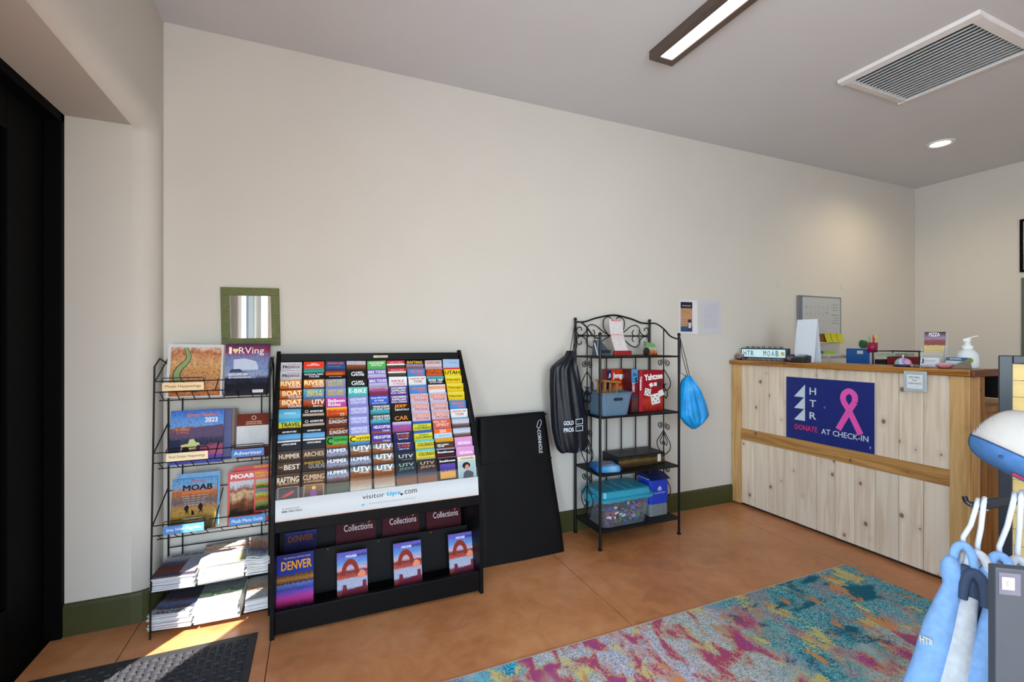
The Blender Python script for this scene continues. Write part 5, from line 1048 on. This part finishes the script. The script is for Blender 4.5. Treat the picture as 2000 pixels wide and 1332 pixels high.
t = thing('leaflet_wedge', 'brown wooden wedge easel standing on the ledge corner', 'easel', (3.30, 1.395, TZ), (0, 0, R(20)))
MB().prism([(-.045, 0), (.055, 0), (-.035, .062)], 'x', -.008, .008).build('wedge', plain('taupe_wood', (110, 96, 80), .6, .15), t, bevel=.002)
t = thing('soap_pump', 'frosted white foaming soap bottle with pump', 'soap bottle', (3.44, 1.425, TZ))
MB().lathe([(0, 0), (.048, 0), (.052, .006), (.052, .05), (.048, .078), (.034, .10), (.022, .108), (0, .108)], 28).build('bottle', plain('frosted_bottle', (214, 222, 226), .3, .02, 10), t, smooth=True)
MB().lathe([(0, .106), (.026, .106), (.026, .128), (.016, .130), (.014, .155), (0, .155)], 24).build('collar', M_whiteplas, t, smooth=True)
MB().prism([(-.015, .155), (.015, .152), (.016, .168), (.0, .172), (-.045, .186), (-.050, .181), (-.014, .168)], 'x', -.011, .011).build('nozzle', M_whiteplas, t, bevel=.002)
MB().lathe([(0, 0), (.016, 0), (.016, .001), (0, .001)], 14).build('green_label', ink((120, 160, 40)), t, (-.045, -.028, .045), (0, R(-100), R(35)))
# work area behind the ledge
BZ = .9855
t = thing('letter_tray', 'grey plastic stacking tray with sticky note blocks on it', 'letter tray', (3.84, 2.50, BZ))
M_gp = plain('light_grey_plastic', (186, 182, 178), .4, .05, 20)
for z in (.0, .11, .235): MB().box(-.13, .13, -.13, .13, z, z+.006).build('tray_shelf', M_gp, t, bevel=.002)
for (x, y) in ((-.125, -.125), (-.125, .125), (.125, -.125), (.125, .125), (-.125, 0)): MB().box(x-.006, x+.006, y-.008, y+.008, 0, .24).build('tray_post', M_gp, t)
MB().box(-.13, .13, -.13, .13, .241, .268).build('tray_top', M_gp, t, bevel=.010, seg=3)
for i, (y, c_) in enumerate(((.02, (60, 130, 140)), (-.05, (150, 180, 50)), (.08, (214, 200, 150)))):
    tag(MB().box(-.025, .025, -.028, .028, 0, .024).build('sticky_note_block', plain('note_%d' % i, c_, .6), None, (3.80+.03*i, 2.50+y, BZ+.2685), bevel=.002), ['teal sticky note block on the grey tray', 'lime green sticky note block on the grey tray', 'cream note block on the grey tray'][i], 'note block')
t = thing('blue_binder', 'upright blue binder with white spine label behind ledge', 'binder', (3.80, 2.21, BZ), (0, 0, R(-24)))
MB().box(-.02, .02, -.13, .11, 0, .315).build('cover', plain('blue_binder_vinyl', (20, 96, 180), .4, .06), t, bevel=.003); MB().box(-.015, .015, -.132, -.124, .01, .305).build('page_block', M_page, t)
MB().box(-.0212, -.0202, -.07, -.01, .275, .30).build('spine_label', ink((220, 224, 228)), t)
tag(MB().lathe([(.016, 0), (.032, 0), (.032, .022), (.016, .022), (.016, 0)], 22).build('tape_roll', plain('green_tape', (30, 110, 60), .3), None, (3.80, 2.19, BZ+.349), (R(90), 0, R(66))), 'green tape roll standing on the blue binder', 'tape roll')
t = thing('desk_organiser', 'black wire desk organiser holding red folders', 'desk organiser', (3.84, 1.93, BZ))
for z in (.0, .09, .17): MB().box(-.12, .12, -.14, .14, z, z+.004).build('mesh_shelf', M_mesh, t)
for (x, y) in ((-.12, -.14), (-.12, .14), (.12, -.14), (.12, .14)): MB().cyl((x, y, 0), (x, y, .30), .004, 6).build('wire_post', M_wire, t)
MB().tube([(-.12, -.14, .30), (-.12, .14, .30), (.12, .14, .30), (.12, -.14, .30)], .003, 6, closed=True).build('wire_rim', M_wire, t)
MB().box(-.118, .11, -.13, .05, .2, .262).build('folder_block', plain('red_folder', (120, 16, 26), .5), t); MB().box(-.115, .11, .06, .13, .175, .24).build('folder_block', plain('black_plastic', (26, 28, 32)), t); MB().box(-.115, .11, .0, .12, .265, .285).build('paper_block', plain('pale_green_paper', (150, 175, 160), .6), t)
t = thing('pen_cup', 'pink pen cup of bright highlighters on the organiser', 'pen cup', (3.74, 2.085, BZ+.29))
MB().lathe([(0, 0), (.030, 0), (.034, .07), (.030, .07), (.027, .004), (0, .004)], 16).build('cup', plain('magenta_cup', (150, 20, 70), .4), t, smooth=True)
for i, c_ in enumerate([(210, 60, 110), (230, 120, 60), (90, 190, 120), (200, 40, 60), (220, 200, 60)]):
    a = i*1.3; MB().cyl((.012*math.cos(a), .012*math.sin(a), .006), (.024*math.cos(a), .024*math.sin(a), .105+.006*i), .0045, 8).build('pen', plain('pen_%d' % i, c_, .4), t)
t = thing('crystal_ornament', 'small clear glass ornament behind the ledge', 'ornament', (3.635, 2.69, BZ))
MB().lathe([(0, 0), (.05, 0), (.04, .02), (.02, .05), (.02, .16), (.05, .19), (.06, .215), (.03, .235), (.034, .255), (.015, .285), (0, .29)], 10).build('glass', plain('ornament_glass', (170, 190, 196), .08, .2, 30), t)
t = thing('monitor', 'black computer monitor on the work top behind counter end', 'monitor', (3.74, 1.565, BZ), (0, 0, R(6)))
MB().box(-.01, .012, -.20, .20, .03, .20).build('display', plain('black_screen', (6, 6, 8), .3), t, bevel=.003); MB().box(-.05, .05, -.08, .08, 0, .008).build('stand_base', M_black, t); MB().box(-.008, .008, -.02, .02, .006, .06).build('stand_neck', M_black, t)
# ---------------------------------------------------------------- papers and board on the back wall
def sheet(label, x, z, w, h, m, curl=.01, cat='paper notice'):
    t = thing('wall_notice', label, cat, (x, W-.001, z))
    MB().grid(lambda u, v: (-w/2+w*u, -.0015-curl*max(0, u-.7)**2*11*(1-.4*v), -h/2+h*v), 10, 6).build('sheet', m, t, solid=.0006); return t
t = sheet('colour printed notice with a phone picture taped to wall', 2.768, 1.552, .188, .276, plain('white_paper', (214, 215, 222), .7, .02), .012)
p_ = MB().box(-.075, .046, -.0036, -.0030, -.118, .12).build('printed_panel', photo('notice_print', [(0, (60, 84, 130)), (.16, (70, 90, 130)), (.2, (190, 150, 120)), (.5, (205, 160, 120)), (.78, (200, 150, 110)), (.8, (40, 40, 56)), (1, (44, 44, 60))], .03, 4), t)
text('WELCOME GUESTS', .09, .010, ink((190, 190, 200)), p_, (-.015, -.0042, .09)); 
for i in range(5): text('scan to check in online', .07, .007, ink((130, 90, 80)), p_, (-.03, -.0042, .045-.02*i), bold=0)
MB().box(.0, .036, -.0046, -.0038, -.10, -.02).build('printed_phone', ink((70, 40, 50)), p_); MB().box(.005, .031, -.0050, -.0044, -.09, -.045).build('printed_screen', ink((210, 210, 216)), p_)
t = sheet('plain typed white notice taped to wall beside colour notice', 3.016, 1.554, .218, .276, plain('white_paper_grey', (200, 200, 212), .7, .02), .0)
for i in range(14): text('please be advised of the following park policies', .15-(.05 if i in (0, 5, 9) else 0), .0055, ink((140, 142, 160)), t, (.0-(.02 if i in (5, 9) else 0), -.0025, .105-.0145*i), bold=0, name='text_line')
t = thing('whiteboard', 'small white calendar board with cork strip below', 'whiteboard', (4.36, W-.002, 1.60))
MB().box(-.295, .295, -.016, 0, -.172, .172).build('board', plain('board_white', (186, 190, 192), .3, .03, 6), t)
for (a, b_, c_, d_) in ((-.30, .30, .170, .178), (-.30, .30, -.178, -.170), (-.30, -.285, -.17, .17), (.292, .30, -.17, .17)): MB().box(a, b_, -.022, 0, c_, d_).build('frame_strip', plain('aluminium', (150, 152, 156), .35, .05, 20, metal=.7), t, bevel=.001)
MB().box(-.285, -.245, -.018, -.0162, -.17, .17).build('grey_margin', ink((110, 122, 134)), t)
for r_ in range(3):
    for c_ in range(7):
        text(str(1+c_+7*r_), .012, .012, ink((80, 96, 116)), t, (-.19+.06*c_, -.0166, .075-.065*r_), bold=0, name='date_number')
for i, s_ in enumerate(('John Friday', 'off Sun', 'Mon 8-4', 'Willow', 'Tue call', 'at 12:30')): text(s_, .10 if i in (0, 3) else .075, .012, ink((70, 74, 84)), t, (.225, -.0166, .105-.026*i-(.02 if i > 2 else 0)), bold=0, name='handwriting')
MB().box(.17, .275, -.0168, -.0162, -.075, -.071).build('marker_line', ink((80, 110, 150)), t); text('order', .05, .018, ink((70, 120, 180)), t, (.10, -.0166, .03), bold=0, name='handwriting')
MB().box(-.295, .10, -.014, 0, -.25, -.178).build('cork_strip', plain('cork', (140, 92, 44), .8, .2, 60), t); MB().box(-.295, .12, -.018, 0, -.262, -.25).build('tray_rail', M_white, t, bevel=.001)
for i, x in enumerate((4.448, 4.537, 4.627)):
    o = MB().grid(lambda u, v: (-.040+.08*u+.014*(1-v), -.0035-.020*(1-v)**2, -.085+.085*v), 5, 7).build('sticky_note', plain('yellow_note', (196, 196, 30), .6, .05, 10), None, (x, W-.024, 1.432), solid=.0006)
    tag(o, ['yellow sticky note below the board, next to the cork strip', 'yellow sticky note below the board, between the other two notes', 'yellow sticky note hanging below the free corner of the board'][i], 'sticky note', 'sticky notes below the whiteboard')
t = thing('wall_outlet', 'cream electrical outlet plate on wall under the board', 'outlet', (4.29, W-.001, 1.20))
MB().box(-.036, .036, -.006, 0, -.057, .057).build('cover_plate', plain('cream_plate', (200, 190, 165), .4), t, bevel=.003)
for z in (-.02, .02): MB().box(-.016, .016, -.008, -.006, z-.013, z+.013).build('socket', plain('cream_plate', (200, 190, 165)), t, bevel=.003)
# ---------------------------------------------------------------- rug and door mat
def rug_mat():
    m, nt, n, l, b = nodes_of('rug_pile')
    tc = n.new('ShaderNodeTexCoord')
    def noise(scale, stretch, loc, detail=4, dist=.8):
        mp = n.new('ShaderNodeMapping'); mp.inputs['Scale'].default_value = stretch; mp.inputs['Location'].default_value = loc; mp.inputs['Rotation'].default_value = (0, 0, R(-18)); l.new(tc.outputs['Object'], mp.inputs[0])
        z = n.new('ShaderNodeTexNoise'); z.inputs['Scale'].default_value = scale; z.inputs['Detail'].default_value = detail; z.inputs['Distortion'].default_value = dist; l.new(mp.outputs[0], z.inputs['Vector']); return z.outputs['Fac']
    sx = n.new('ShaderNodeSeparateXYZ'); l.new(tc.outputs['Object'], sx.inputs[0])
    def math_(op, a, b_=None, c_=None):
        q = n.new('ShaderNodeMath'); q.operation = op
        for i, v in enumerate((a, b_, c_)):
            if v is None: continue
            if isinstance(v, (int, float)): q.inputs[i].default_value = v
            else: l.new(v, q.inputs[i])
        return q.outputs[0]
    def mask(v, lo, hi):
        q = n.new('ShaderNodeMapRange'); q.clamp = True; l.new(v, q.inputs[0]); q.inputs[1].default_value = lo; q.inputs[2].default_value = hi; return q.outputs[0]
    def mix(fac, a, b_):
        q = n.new('ShaderNodeMix'); q.data_type = 'RGBA'; l.new(fac, q.inputs[0])
        for i, v in ((6, a), (7, b_)):
            if isinstance(v, tuple): q.inputs[i].default_value = C3(v)
            else: l.new(v, q.inputs[i])
        return q.outputs[2]
    sn = n.new('ShaderNodeVectorMath'); sn.operation = 'SNAP'; l.new(tc.outputs['Object'], sn.inputs[0]); sn.inputs[1].default_value = (.0055, .0055, .1)
    wn_ = n.new('ShaderNodeTexWhiteNoise'); wn_.noise_dimensions = '2D'; l.new(sn.outputs[0], wn_.inputs['Vector']); sp = wn_.outputs['Value']
    jit = math_('MULTIPLY_ADD', sp, .12, -.06)
    spr = ramp(n, [(.0, (120, 152, 138)), (.3, (166, 178, 170)), (.6, (184, 186, 196)), (1, (208, 208, 212))]); l.new(sp, spr.inputs[0])
    lav = noise(2.2, (1, 1, 1), (13, 3, 0), 3, .3)
    lvr = ramp(n, [(0, (140, 140, 166)), (.5, (182, 180, 200)), (1, (206, 208, 212))]); l.new(sp, lvr.inputs[0])
    base = mix(mask(lav, .46, .60), spr.outputs[0], lvr.outputs[0])
    lowt = noise(1.7, (1, 1, 1), (3, 1, 0), 6, .4)
    tl = math_('ADD', math_('ADD', math_('MULTIPLY', sx.outputs['X'], .26), lowt), jit)
    tealr = ramp(n, [(0, (36, 110, 128)), (.4, (64, 152, 166)), (.75, (110, 178, 184)), (1, (160, 190, 196))]); l.new(sp, tealr.inputs[0])
    c = mix(mask(tl, .66, .70), base, tealr.outputs[0])
    lft = math_('ADD', math_('MULTIPLY', sx.outputs['X'], -.5), math_('ADD', noise(4, (1, 1, 1), (9, 2, 0), 6, .4), jit))
    cyr = ramp(n, [(.2, (28, 128, 166)), (.8, (84, 192, 218))]); l.new(sp, cyr.inputs[0])
    c = mix(mask(lft, .93, .96), c, cyr.outputs[0])
    pk = math_('ADD', noise(7.5, (1.5, .8, 1), (1, 5, 0), 7, .5), math_('MULTIPLY', jit, .7))
    zone = noise(1.5, (1, 1, 1), (21, 8, 0), 3, .3)
    mid = math_('MULTIPLY', mask(zone, .36, .48), math_('SUBTRACT', 1.0, math_('MULTIPLY', mask(tl, .62, .74), .85)))
    ye = math_('ADD', noise(6.5, (1.3, .8, 1), (7, 7, 0), 7, .4), math_('MULTIPLY', jit, .7))
    c = mix(math_('MULTIPLY', mask(ye, .585, .61), .9), c, (206, 192, 112))
    c = mix(math_('MULTIPLY', math_('MULTIPLY', mask(pk, .485, .515), .8), mid), c, (208, 152, 112))
    c = mix(math_('MULTIPLY', mask(pk, .53, .555), mid), c, (170, 76, 108))
    c = mix(math_('MULTIPLY', mask(pk, .62, .65), mid), c, (160, 70, 140))
    dk = math_('ADD', noise(4.5, (1, 1.5, 1), (4, 9, 0), 7, .5), math_('MULTIPLY', jit, .7))
    c = mix(math_('MULTIPLY', mask(dk, .585, .61), mask(tl, .58, .68)), c, (34, 98, 116))
    orx = math_('ADD', noise(7, (1.5, .8, 1), (31, 3, 0), 6, .4), math_('MULTIPLY', jit, .7))
    c = mix(math_('MULTIPLY', mask(orx, .61, .63), .9), c, (206, 138, 84))
    sc_ = n.new('ShaderNodeMix'); sc_.data_type = 'RGBA'; sc_.blend_type = 'MULTIPLY'; sc_.inputs[0].default_value = .28
    sh = ramp(n, [(.0, (.5, .5, .5)), (.6, (1, 1, 1))]); l.new(sp, sh.inputs[0]); l.new(c, sc_.inputs[6]); l.new(sh.outputs[0], sc_.inputs[7])
    hs = n.new('ShaderNodeHueSaturation'); hs.inputs['Saturation'].default_value = .98; l.new(sc_.outputs[2], hs.inputs['Color'])
    l.new(hs.outputs[0], b.inputs['Base Color']); b.inputs['Roughness'].default_value = .95; b.inputs['Specular IOR Level'].default_value = .1
    bp = n.new('ShaderNodeBump'); bp.inputs['Strength'].default_value = .6; bp.inputs['Distance'].default_value = .004; l.new(sp, bp.inputs['Height']); l.new(bp.outputs[0], b.inputs['Normal'])
    return m
rg = thing('area_rug', 'multicolour abstract rug in turquoise magenta grey and yellow', 'rug', (1.5, .85, 0))
MB().box(-1.436, 1.436, -.93, .932, .0005, .011).build('pile', rug_mat(), rg)
e_ = MB()
for (a, b_, c_, d_) in ((-1.444, 1.444, .930, .940), (-1.444, 1.444, -.940, -.930), (-1.444, -1.434, -.93, .93), (1.434, 1.444, -.93, .93)): e_.box(a, b_, c_, d_, .0005, .009)
e_.build('bound_edge', plain('rug_binding', (196, 180, 172), .9, .1, 60), rg)
mt_ = thing('door_mat', 'charcoal ribbed entrance mat with raised square pattern', 'door mat', (-.65, 2.0, 0))
M_mat = plain('charcoal_mat', (58, 58, 62), .95, .35, 160, bump=.6, spec=.1); M_rub = plain('mat_rubber', (34, 34, 38), .7, .1, 30)
MB().box(-.405, .405, -.60, .441, .0005, .005).build('rubber_base', M_rub, mt_, bevel=.002)
blk = MB(); p = .030
for i in range(26):
    for j in range(34):
        x, y = -.375+p*i+p/2, -.57+p*j+p/2*(0)
        if x > .372 or y > .41: continue
        h = .0105 if (i+j) % 2 else .0078
        w_, d_ = (.0125, .0095) if (i+j) % 2 else (.0095, .0125)
        vs = [(x-w_, y-d_, .004), (x+w_, y-d_, .004), (x+w_, y+d_, .004), (x-w_, y+d_, .004), (x-w_*.7, y-d_*.7, h), (x+w_*.7, y-d_*.7, h), (x+w_*.7, y+d_*.7, h), (x-w_*.7, y+d_*.7, h)]
        blk.add(vs, [(4, 5, 6, 7), (0, 1, 5, 4), (1, 2, 6, 5), (2, 3, 7, 6), (3, 0, 4, 7)])
blk = blk.build('raised_pile_blocks', M_mat, mt_); blk['kind'] = 'stuff'
# ---------------------------------------------------------------- clothing rack with hoodies, cap and boards
FW = Vector((math.sin(R(23)), math.cos(R(23)), 0)); RT = Vector((math.cos(R(23)), -math.sin(R(23)), 0))
tip = Vector((1.761, .719, .870)); A = Vector((.24, -.97, 0)).normalized(); SV = Vector((.97, .24, 0)).normalized()
M_cr = plain('black_rack_steel', (20, 24, 32), .4, .1, 30, metal=.4)
cr = thing('clothing_rack', 'black steel clothing rack with sloping waterfall arms', 'clothing rack')
end = tip+A*.36+Vector((0, 0, .19)); pb = Vector((end.x, end.y, 0))
def obar(a, b_, w, h, name, m=None, par=None):
    d_ = (b_-a); L_ = d_.length; x_ = d_.normalized(); up = Vector((0, 0, 1)); y_ = up.cross(x_).normalized(); z_ = x_.cross(y_)
    M_ = Matrix((x_, y_, z_)).transposed().to_4x4(); M_.translation = a
    return MB().box(0, L_, -w/2, w/2, -h/2, h/2, 0, M_).build(name, m or M_cr, par or cr, bevel=.002)
obar(tip, end, .010, .026, 'waterfall_arm'); MB().tube([tip+Vector((0, 0, .004)), tip-A*.012+Vector((0, 0, .012)), tip-A*.016+Vector((0, 0, .026))], .007, 8).build('arm_stop', M_cr, cr)
tip2 = tip+A*.075+Vector((.06, .0, .16)); end2 = Vector((end.x, end.y, end.z+.12)); obar(tip2, end2, .010, .022, 'waterfall_arm')
MB().box(pb.x-.016, pb.x+.016, pb.y-.016, pb.y+.016, .034, 1.45).build('post', M_cr, cr)
for a in (0, 90): MB().box(-.3, .3, -.018, .018, 0, .022).build('base_bar', M_cr, cr, (pb.x, pb.y, .0118), (0, 0, R(a+14)))
M_hang = plain('white_hanger', (214, 220, 232), .35, .03, 20)
def arm_at(t_): return tip+A*t_+Vector((0, 0, .19*t_/.36))
Rz = math.atan2(SV.y, SV.x)
def hoodie(label, neck, barpt, col, seed, hood=None, lean=0, side=.04):
    q = random.Random(seed); m = plain('fleece_'+'%d_%d_%d' % col, col, .95, .10, 60, bump=.25, spec=.1)
    t = thing('hooded_sweatshirt', label, 'sweatshirt', tuple(neck), (0, 0, Rz+lean), 'sweatshirts on the waterfall arm')
    g = MB()
    def torso(u, v):
        a = 2*math.pi*u; w = .045+.150*min(1, v*1.6)**.8+.04*v; z = -.03-.58*v-.06*abs(math.cos(a))*(1-v)**2
        th = (.011+.012*v)*(1+.30*math.sin(3*a+seed+5*v))
        return (w*math.cos(a)*.8+.02, th*math.sin(a)+side*.8*v+.006*math.sin(9*v+seed)*math.cos(a*2), z)
    n0 = 32; g.grid(torso, n0, 16, 0, True); g.add([torso(i/n0, 0) for i in range(n0)], [tuple(range(n0))]); g.add([torso(i/n0, 1) for i in range(n0)], [tuple(range(n0))])
    for s_ in (-1, 1):
        pts, rs = [], []
        for i in range(12):
            f = i/11; x = s_*(.045+.16*min(1, f*2.2)**.8+.06*f); z = -.06-.58*f**.95; y = side*min(1.4, f*2.4)+.005*math.sin(7*f+seed)
            pts.append((x, y, z)); rs.append((.017+.027*min(1, f*2.6))*(1-.10*max(0, f-.4))+.002*math.sin(11*f+seed))
        g.tube(pts, rs, 14)
    hm = hood or m; hg_ = MB() if hood else g
    rim = [Vector(p_) for p_ in ((-.062, -.030, -.075), (-.058, -.030, -.030), (-.050, -.022, .006), (-.044, -.006, .018), (-.048, .008, .006), (-.058, .014, -.03), (-.064, .016, -.07))]
    out = []
    for i in range(len(rim)-1):
        a_, b2, c2, d2 = rim[max(0, i-1)], rim[i], rim[i+1], rim[min(len(rim)-1, i+2)]
        for k_ in range(5):
            t_ = k_/5; out.append(.5*((2*b2)+(c2-a_)*t_+(2*a_-5*b2+4*c2-d2)*t_*t_+(3*b2-a_-3*c2+d2)*t_**3))
    out.append(rim[-1]); kn = len(out)-1
    MB().tube(out, [.0085+.003*math.sin(3.14*i/kn) for i in range(kn+1)], 10).build('hood_rim', m, t, smooth=True)
    if hood: MB().tube([Vector((p_.x-.040, p_.y*.9, p_.z*.8-.040)) for p_ in out], [.0095+.004*math.sin(3.14*i/kn) for i in range(kn+1)], 10).build('hood_rim', hm, t, smooth=True)
    hg_.lathe([(0, -.075), (.030, -.065), (.046, -.03), (.048, .0), (.040, .035), (.022, .058), (0, .064)], 20, 0, Matrix.Translation((-.070, .010, -.062)) @ Matrix.Rotation(R(-10), 4, 'X') @ Matrix.Diagonal((.60, .56, .82, 1)))
    def cloth(mb, name, mat_):
        o = mb.build(name, mat_, t, smooth=True)
        r_ = o.modifiers.new('r', 'REMESH'); r_.mode = 'VOXEL'; r_.voxel_size = .005; r_.use_smooth_shade = True
        k2 = o.modifiers.new('s', 'SMOOTH'); k2.iterations = 4; k2.factor = .6
        tx = bpy.data.textures.get('fold_noise') or bpy.data.textures.new('fold_noise', 'CLOUDS'); tx.noise_scale = .10; tx.noise_depth = 1
        dd = o.modifiers.new('d', 'DISPLACE'); dd.texture = tx; dd.strength = .014; dd.mid_level = .5; dd.texture_coords = 'GLOBAL'
        return o
    cloth(g, 'body', m)
    if hood: cloth(hg_, 'hood', hm)
    # hanger: hook over the arm, neck and shoulders
    hg = tag(bpy.data.objects.new('clothes_hanger', None), 'white tubular hanger carrying the '+label.split(' sweatshirt')[0]+' sweatshirt', 'hanger', 'white hangers on the arm'); COL.objects.link(hg); hg.location = tuple(neck); hg.rotation_euler = (0, 0, Rz)
    inv = Matrix.Rotation(-Rz, 4, 'Z'); bp_ = inv @ (barpt-neck)
    top = bp_+Vector((0, 0, .018))
    MB().tube([bp_+Vector((.018, .0, -.02)), bp_+Vector((.018, 0, .004)), top, bp_+Vector((-.016, 0, .004)), bp_*.55+Vector((-.01, 0, .0)), Vector((-.006, 0, .03)), Vector((0, 0, -.01))], .0062, 8).build('hook', M_hang, hg, smooth=True)
    MB().tube([(-.06, 0, -.075), (-.03, 0, -.045), (0, 0, -.02), (.03, 0, -.045), (.06, 0, -.075)], .0062, 8).build('shoulder_bar', M_hang, hg, smooth=True)
    return t
def px(u, v, d_): return Vector((0, 0, 1.35))+(RT*((u-1000)/905)+FW-Vector((0, 0, 1))*((v-668)/905))*d_
BLUE = (132, 172, 222); GREY = (196, 199, 203); NAV = plain('slate_fleece', (66, 78, 100), .95, .1, 60, bump=.25, spec=.1)
h1 = hoodie('sky blue hooded sweatshirt outermost on the sloping arm', px(1882, 1068, 1.33), arm_at(.012), BLUE, 1, None, 0, .040)
h2 = hoodie('pale grey hooded sweatshirt with slate hood lining', px(1910, 1084, 1.31), arm_at(.026), GREY, 2, NAV, .0, .030)
h3 = hoodie('second sky blue hooded sweatshirt behind the pale grey one', px(1952, 1088, 1.29), arm_at(.085), BLUE, 3, None, .0, .018)
h4 = hoodie('light grey hooded sweatshirt behind the second blue one', px(1988, 1096, 1.28), arm_at(.098), (196, 200, 206), 4, NAV, 0, .012)
h5 = hoodie('steel blue hooded sweatshirt innermost on the sloping arm', px(2034, 1104, 1.27), arm_at(.112), (90, 130, 190), 5, None, 0, .01)
text('HTR', .028, .020, ink((214, 204, 170)), h1, (-.205, .040, -.212), (R(90), 0, R(-90)), bold=.03)
# dark standing display panel in front of the sweatshirts, with a small size card
dp = thing('display_panel', 'dark grey standing display panel with small clear card pocket', 'display panel')
c0 = px(1945, 1108, .90); u_ = Vector((.80, -.60, 0)).normalized(); ang = math.atan2(u_.y, u_.x)
dp.location = (c0.x, c0.y, .0118); dp.rotation_euler = (0, 0, ang)
MB().box(0, .42, 0, .022, .02, c0.z-.0118).build('panel', plain('charcoal_board', (62, 68, 76), .55, .06, 6), dp, bevel=.003)
MB().box(.0, .42, -.05, .05, 0, .02).build('foot', M_black, dp)
MB().box(.004, .038, -.002, -.0004, c0.z-.062, c0.z-.020).build('clear_pocket', plain('pocket_film', (130, 130, 150), .15, .02, 10, alpha=.45), dp)
MB().box(.008, .028, -.003, -.0022, c0.z-.052, c0.z-.028).build('size_card', plain('card_cream', (196, 192, 186), .6, .03), dp); text('E', .007, .010, ink((160, 156, 150)), dp, (.018, -.0036, c0.z-.040))
# framed slatted board standing behind
fb = thing('framed_board', 'tall black framed board with yellow bamboo slats', 'display board')
b0 = px(1950, 700, 1.75); fb.location = (b0.x, b0.y, .0118); fb.rotation_euler = (0, 0, math.atan2(-.93, .38))
H_ = b0.z
M_nf = plain('navy_black_frame', (16, 26, 38), .4, .1, 30)
for (a, b_, c_, d_) in ((0, .036, 0, H_), (.62, .656, 0, H_), (.036, .62, H_-.030, H_), (.036, .62, .25, .28)): MB().box(a, b_, -.018, .018, c_, d_).build('frame_bar', M_nf, fb, bevel=.003)
M_bam = plain('bamboo_slat', (206, 180, 112), .5, .10, 10, stretch=(.4, 1, 14))
ns = 16
for i in range(ns):
    z = .28+(H_-.31)*i/ns; MB().box(.036, .62, -.006, .006, 0, (H_-.31)/ns-.002).build('slat', M_bam, fb, (0, 0, z))
for x in (.018, .638): MB().box(x-.02, x+.02, -.16, .16, 0, .02).build('foot', M_nf, fb)
# trucker cap hung on the upper arm, blue front panel down
cp = thing('trucker_cap', 'trucker cap with cream mesh back and blue front panel', 'cap')
cc = px(1994, 896, 1.24); cp.location = tuple(cc); 
def capm():
    m, nt, n, l, b = nodes_of('cream_mesh'); tc = n.new('ShaderNodeTexCoord'); w = n.new('ShaderNodeTexWave'); w.inputs['Scale'].default_value = 320; w.bands_direction = 'X'; l.new(tc.outputs['Object'], w.inputs['Vector'])
    r = ramp(n, [(.2, (150, 146, 150)), (.6, (222, 216, 206))]); l.new(w.outputs['Fac'], r.inputs[0]); l.new(r.outputs[0], b.inputs['Base Color']); b.inputs['Roughness'].default_value = .9
    bp = n.new('ShaderNodeBump'); bp.inputs['Strength'].default_value = .5; bp.inputs['Distance'].default_value = .002; l.new(w.outputs['Fac'], bp.inputs['Height']); l.new(bp.outputs[0], b.inputs['Normal']); return m
M_cb = plain('blue_cotton', (62, 106, 158), .9, .1, 60, bump=.2)
# local frame: x to the right across the view, z up, y away from the viewer
cp.rotation_euler = (0, R(29), math.atan2(-.72, .70))
def crown(t0, t1):
    def fn(u, v):
        th = R(t0+(t1-t0)*v); a = math.pi*(u*1.0)          # a: 0..pi from left edge over the near side to the right edge
        rz = .118 if math.sin(th) > 0 else .050
        return (-.118*math.cos(a)*math.cos(th)**.55 if math.cos(th) > 0 else 0, -.105*math.sin(a)*math.cos(th)**.7, rz*math.sin(th))
    return fn
MB().grid(crown(0, 89), 28, 12).build('mesh_crown', capm(), cp, smooth=True, solid=.002)
MB().grid(crown(0, -89), 28, 12).build('front_panel', M_cb, cp, smooth=True, solid=.002)
MB().tube([(-.119*math.cos(math.pi*i/20), -.106*math.sin(math.pi*i/20), 0) for i in range(21)], .0022, 5).build('seam', plain('navy_thread', (40, 60, 100), .8), cp)
MB().tube([(-.112*math.cos(math.pi*i/20), -.09*math.sin(math.pi*i/20), .045) for i in range(21)], .002, 5).build('mesh_seam', plain('cream_tape', (214, 204, 196), .8), cp)
MB().grid(lambda u, v: (-.03+.16*u, -.02+.10*v*0-.02*math.cos((u-.5)*3), -.035-.02*v*math.sin(math.pi*(.12+.76*u))), 14, 6).build('brim', M_cb, cp, smooth=True, solid=.004)
MB().lathe([(0, 0), (.005, 0), (.004, .002), (0, .003)], 10).build('eyelet', plain('navy_thread', (40, 60, 100)), cp, (-.075, -.082, -.022), (R(60), 0, R(-20)))
MB().box(-.035, .03, -.004, .004, .086, .096).build('red_label', ink((190, 70, 96)), cp, (0, 0, -.004))
MB().box(-.03, .01, -.071, -.066, -.050, -.044).build('red_label', ink((150, 40, 70)), cp)
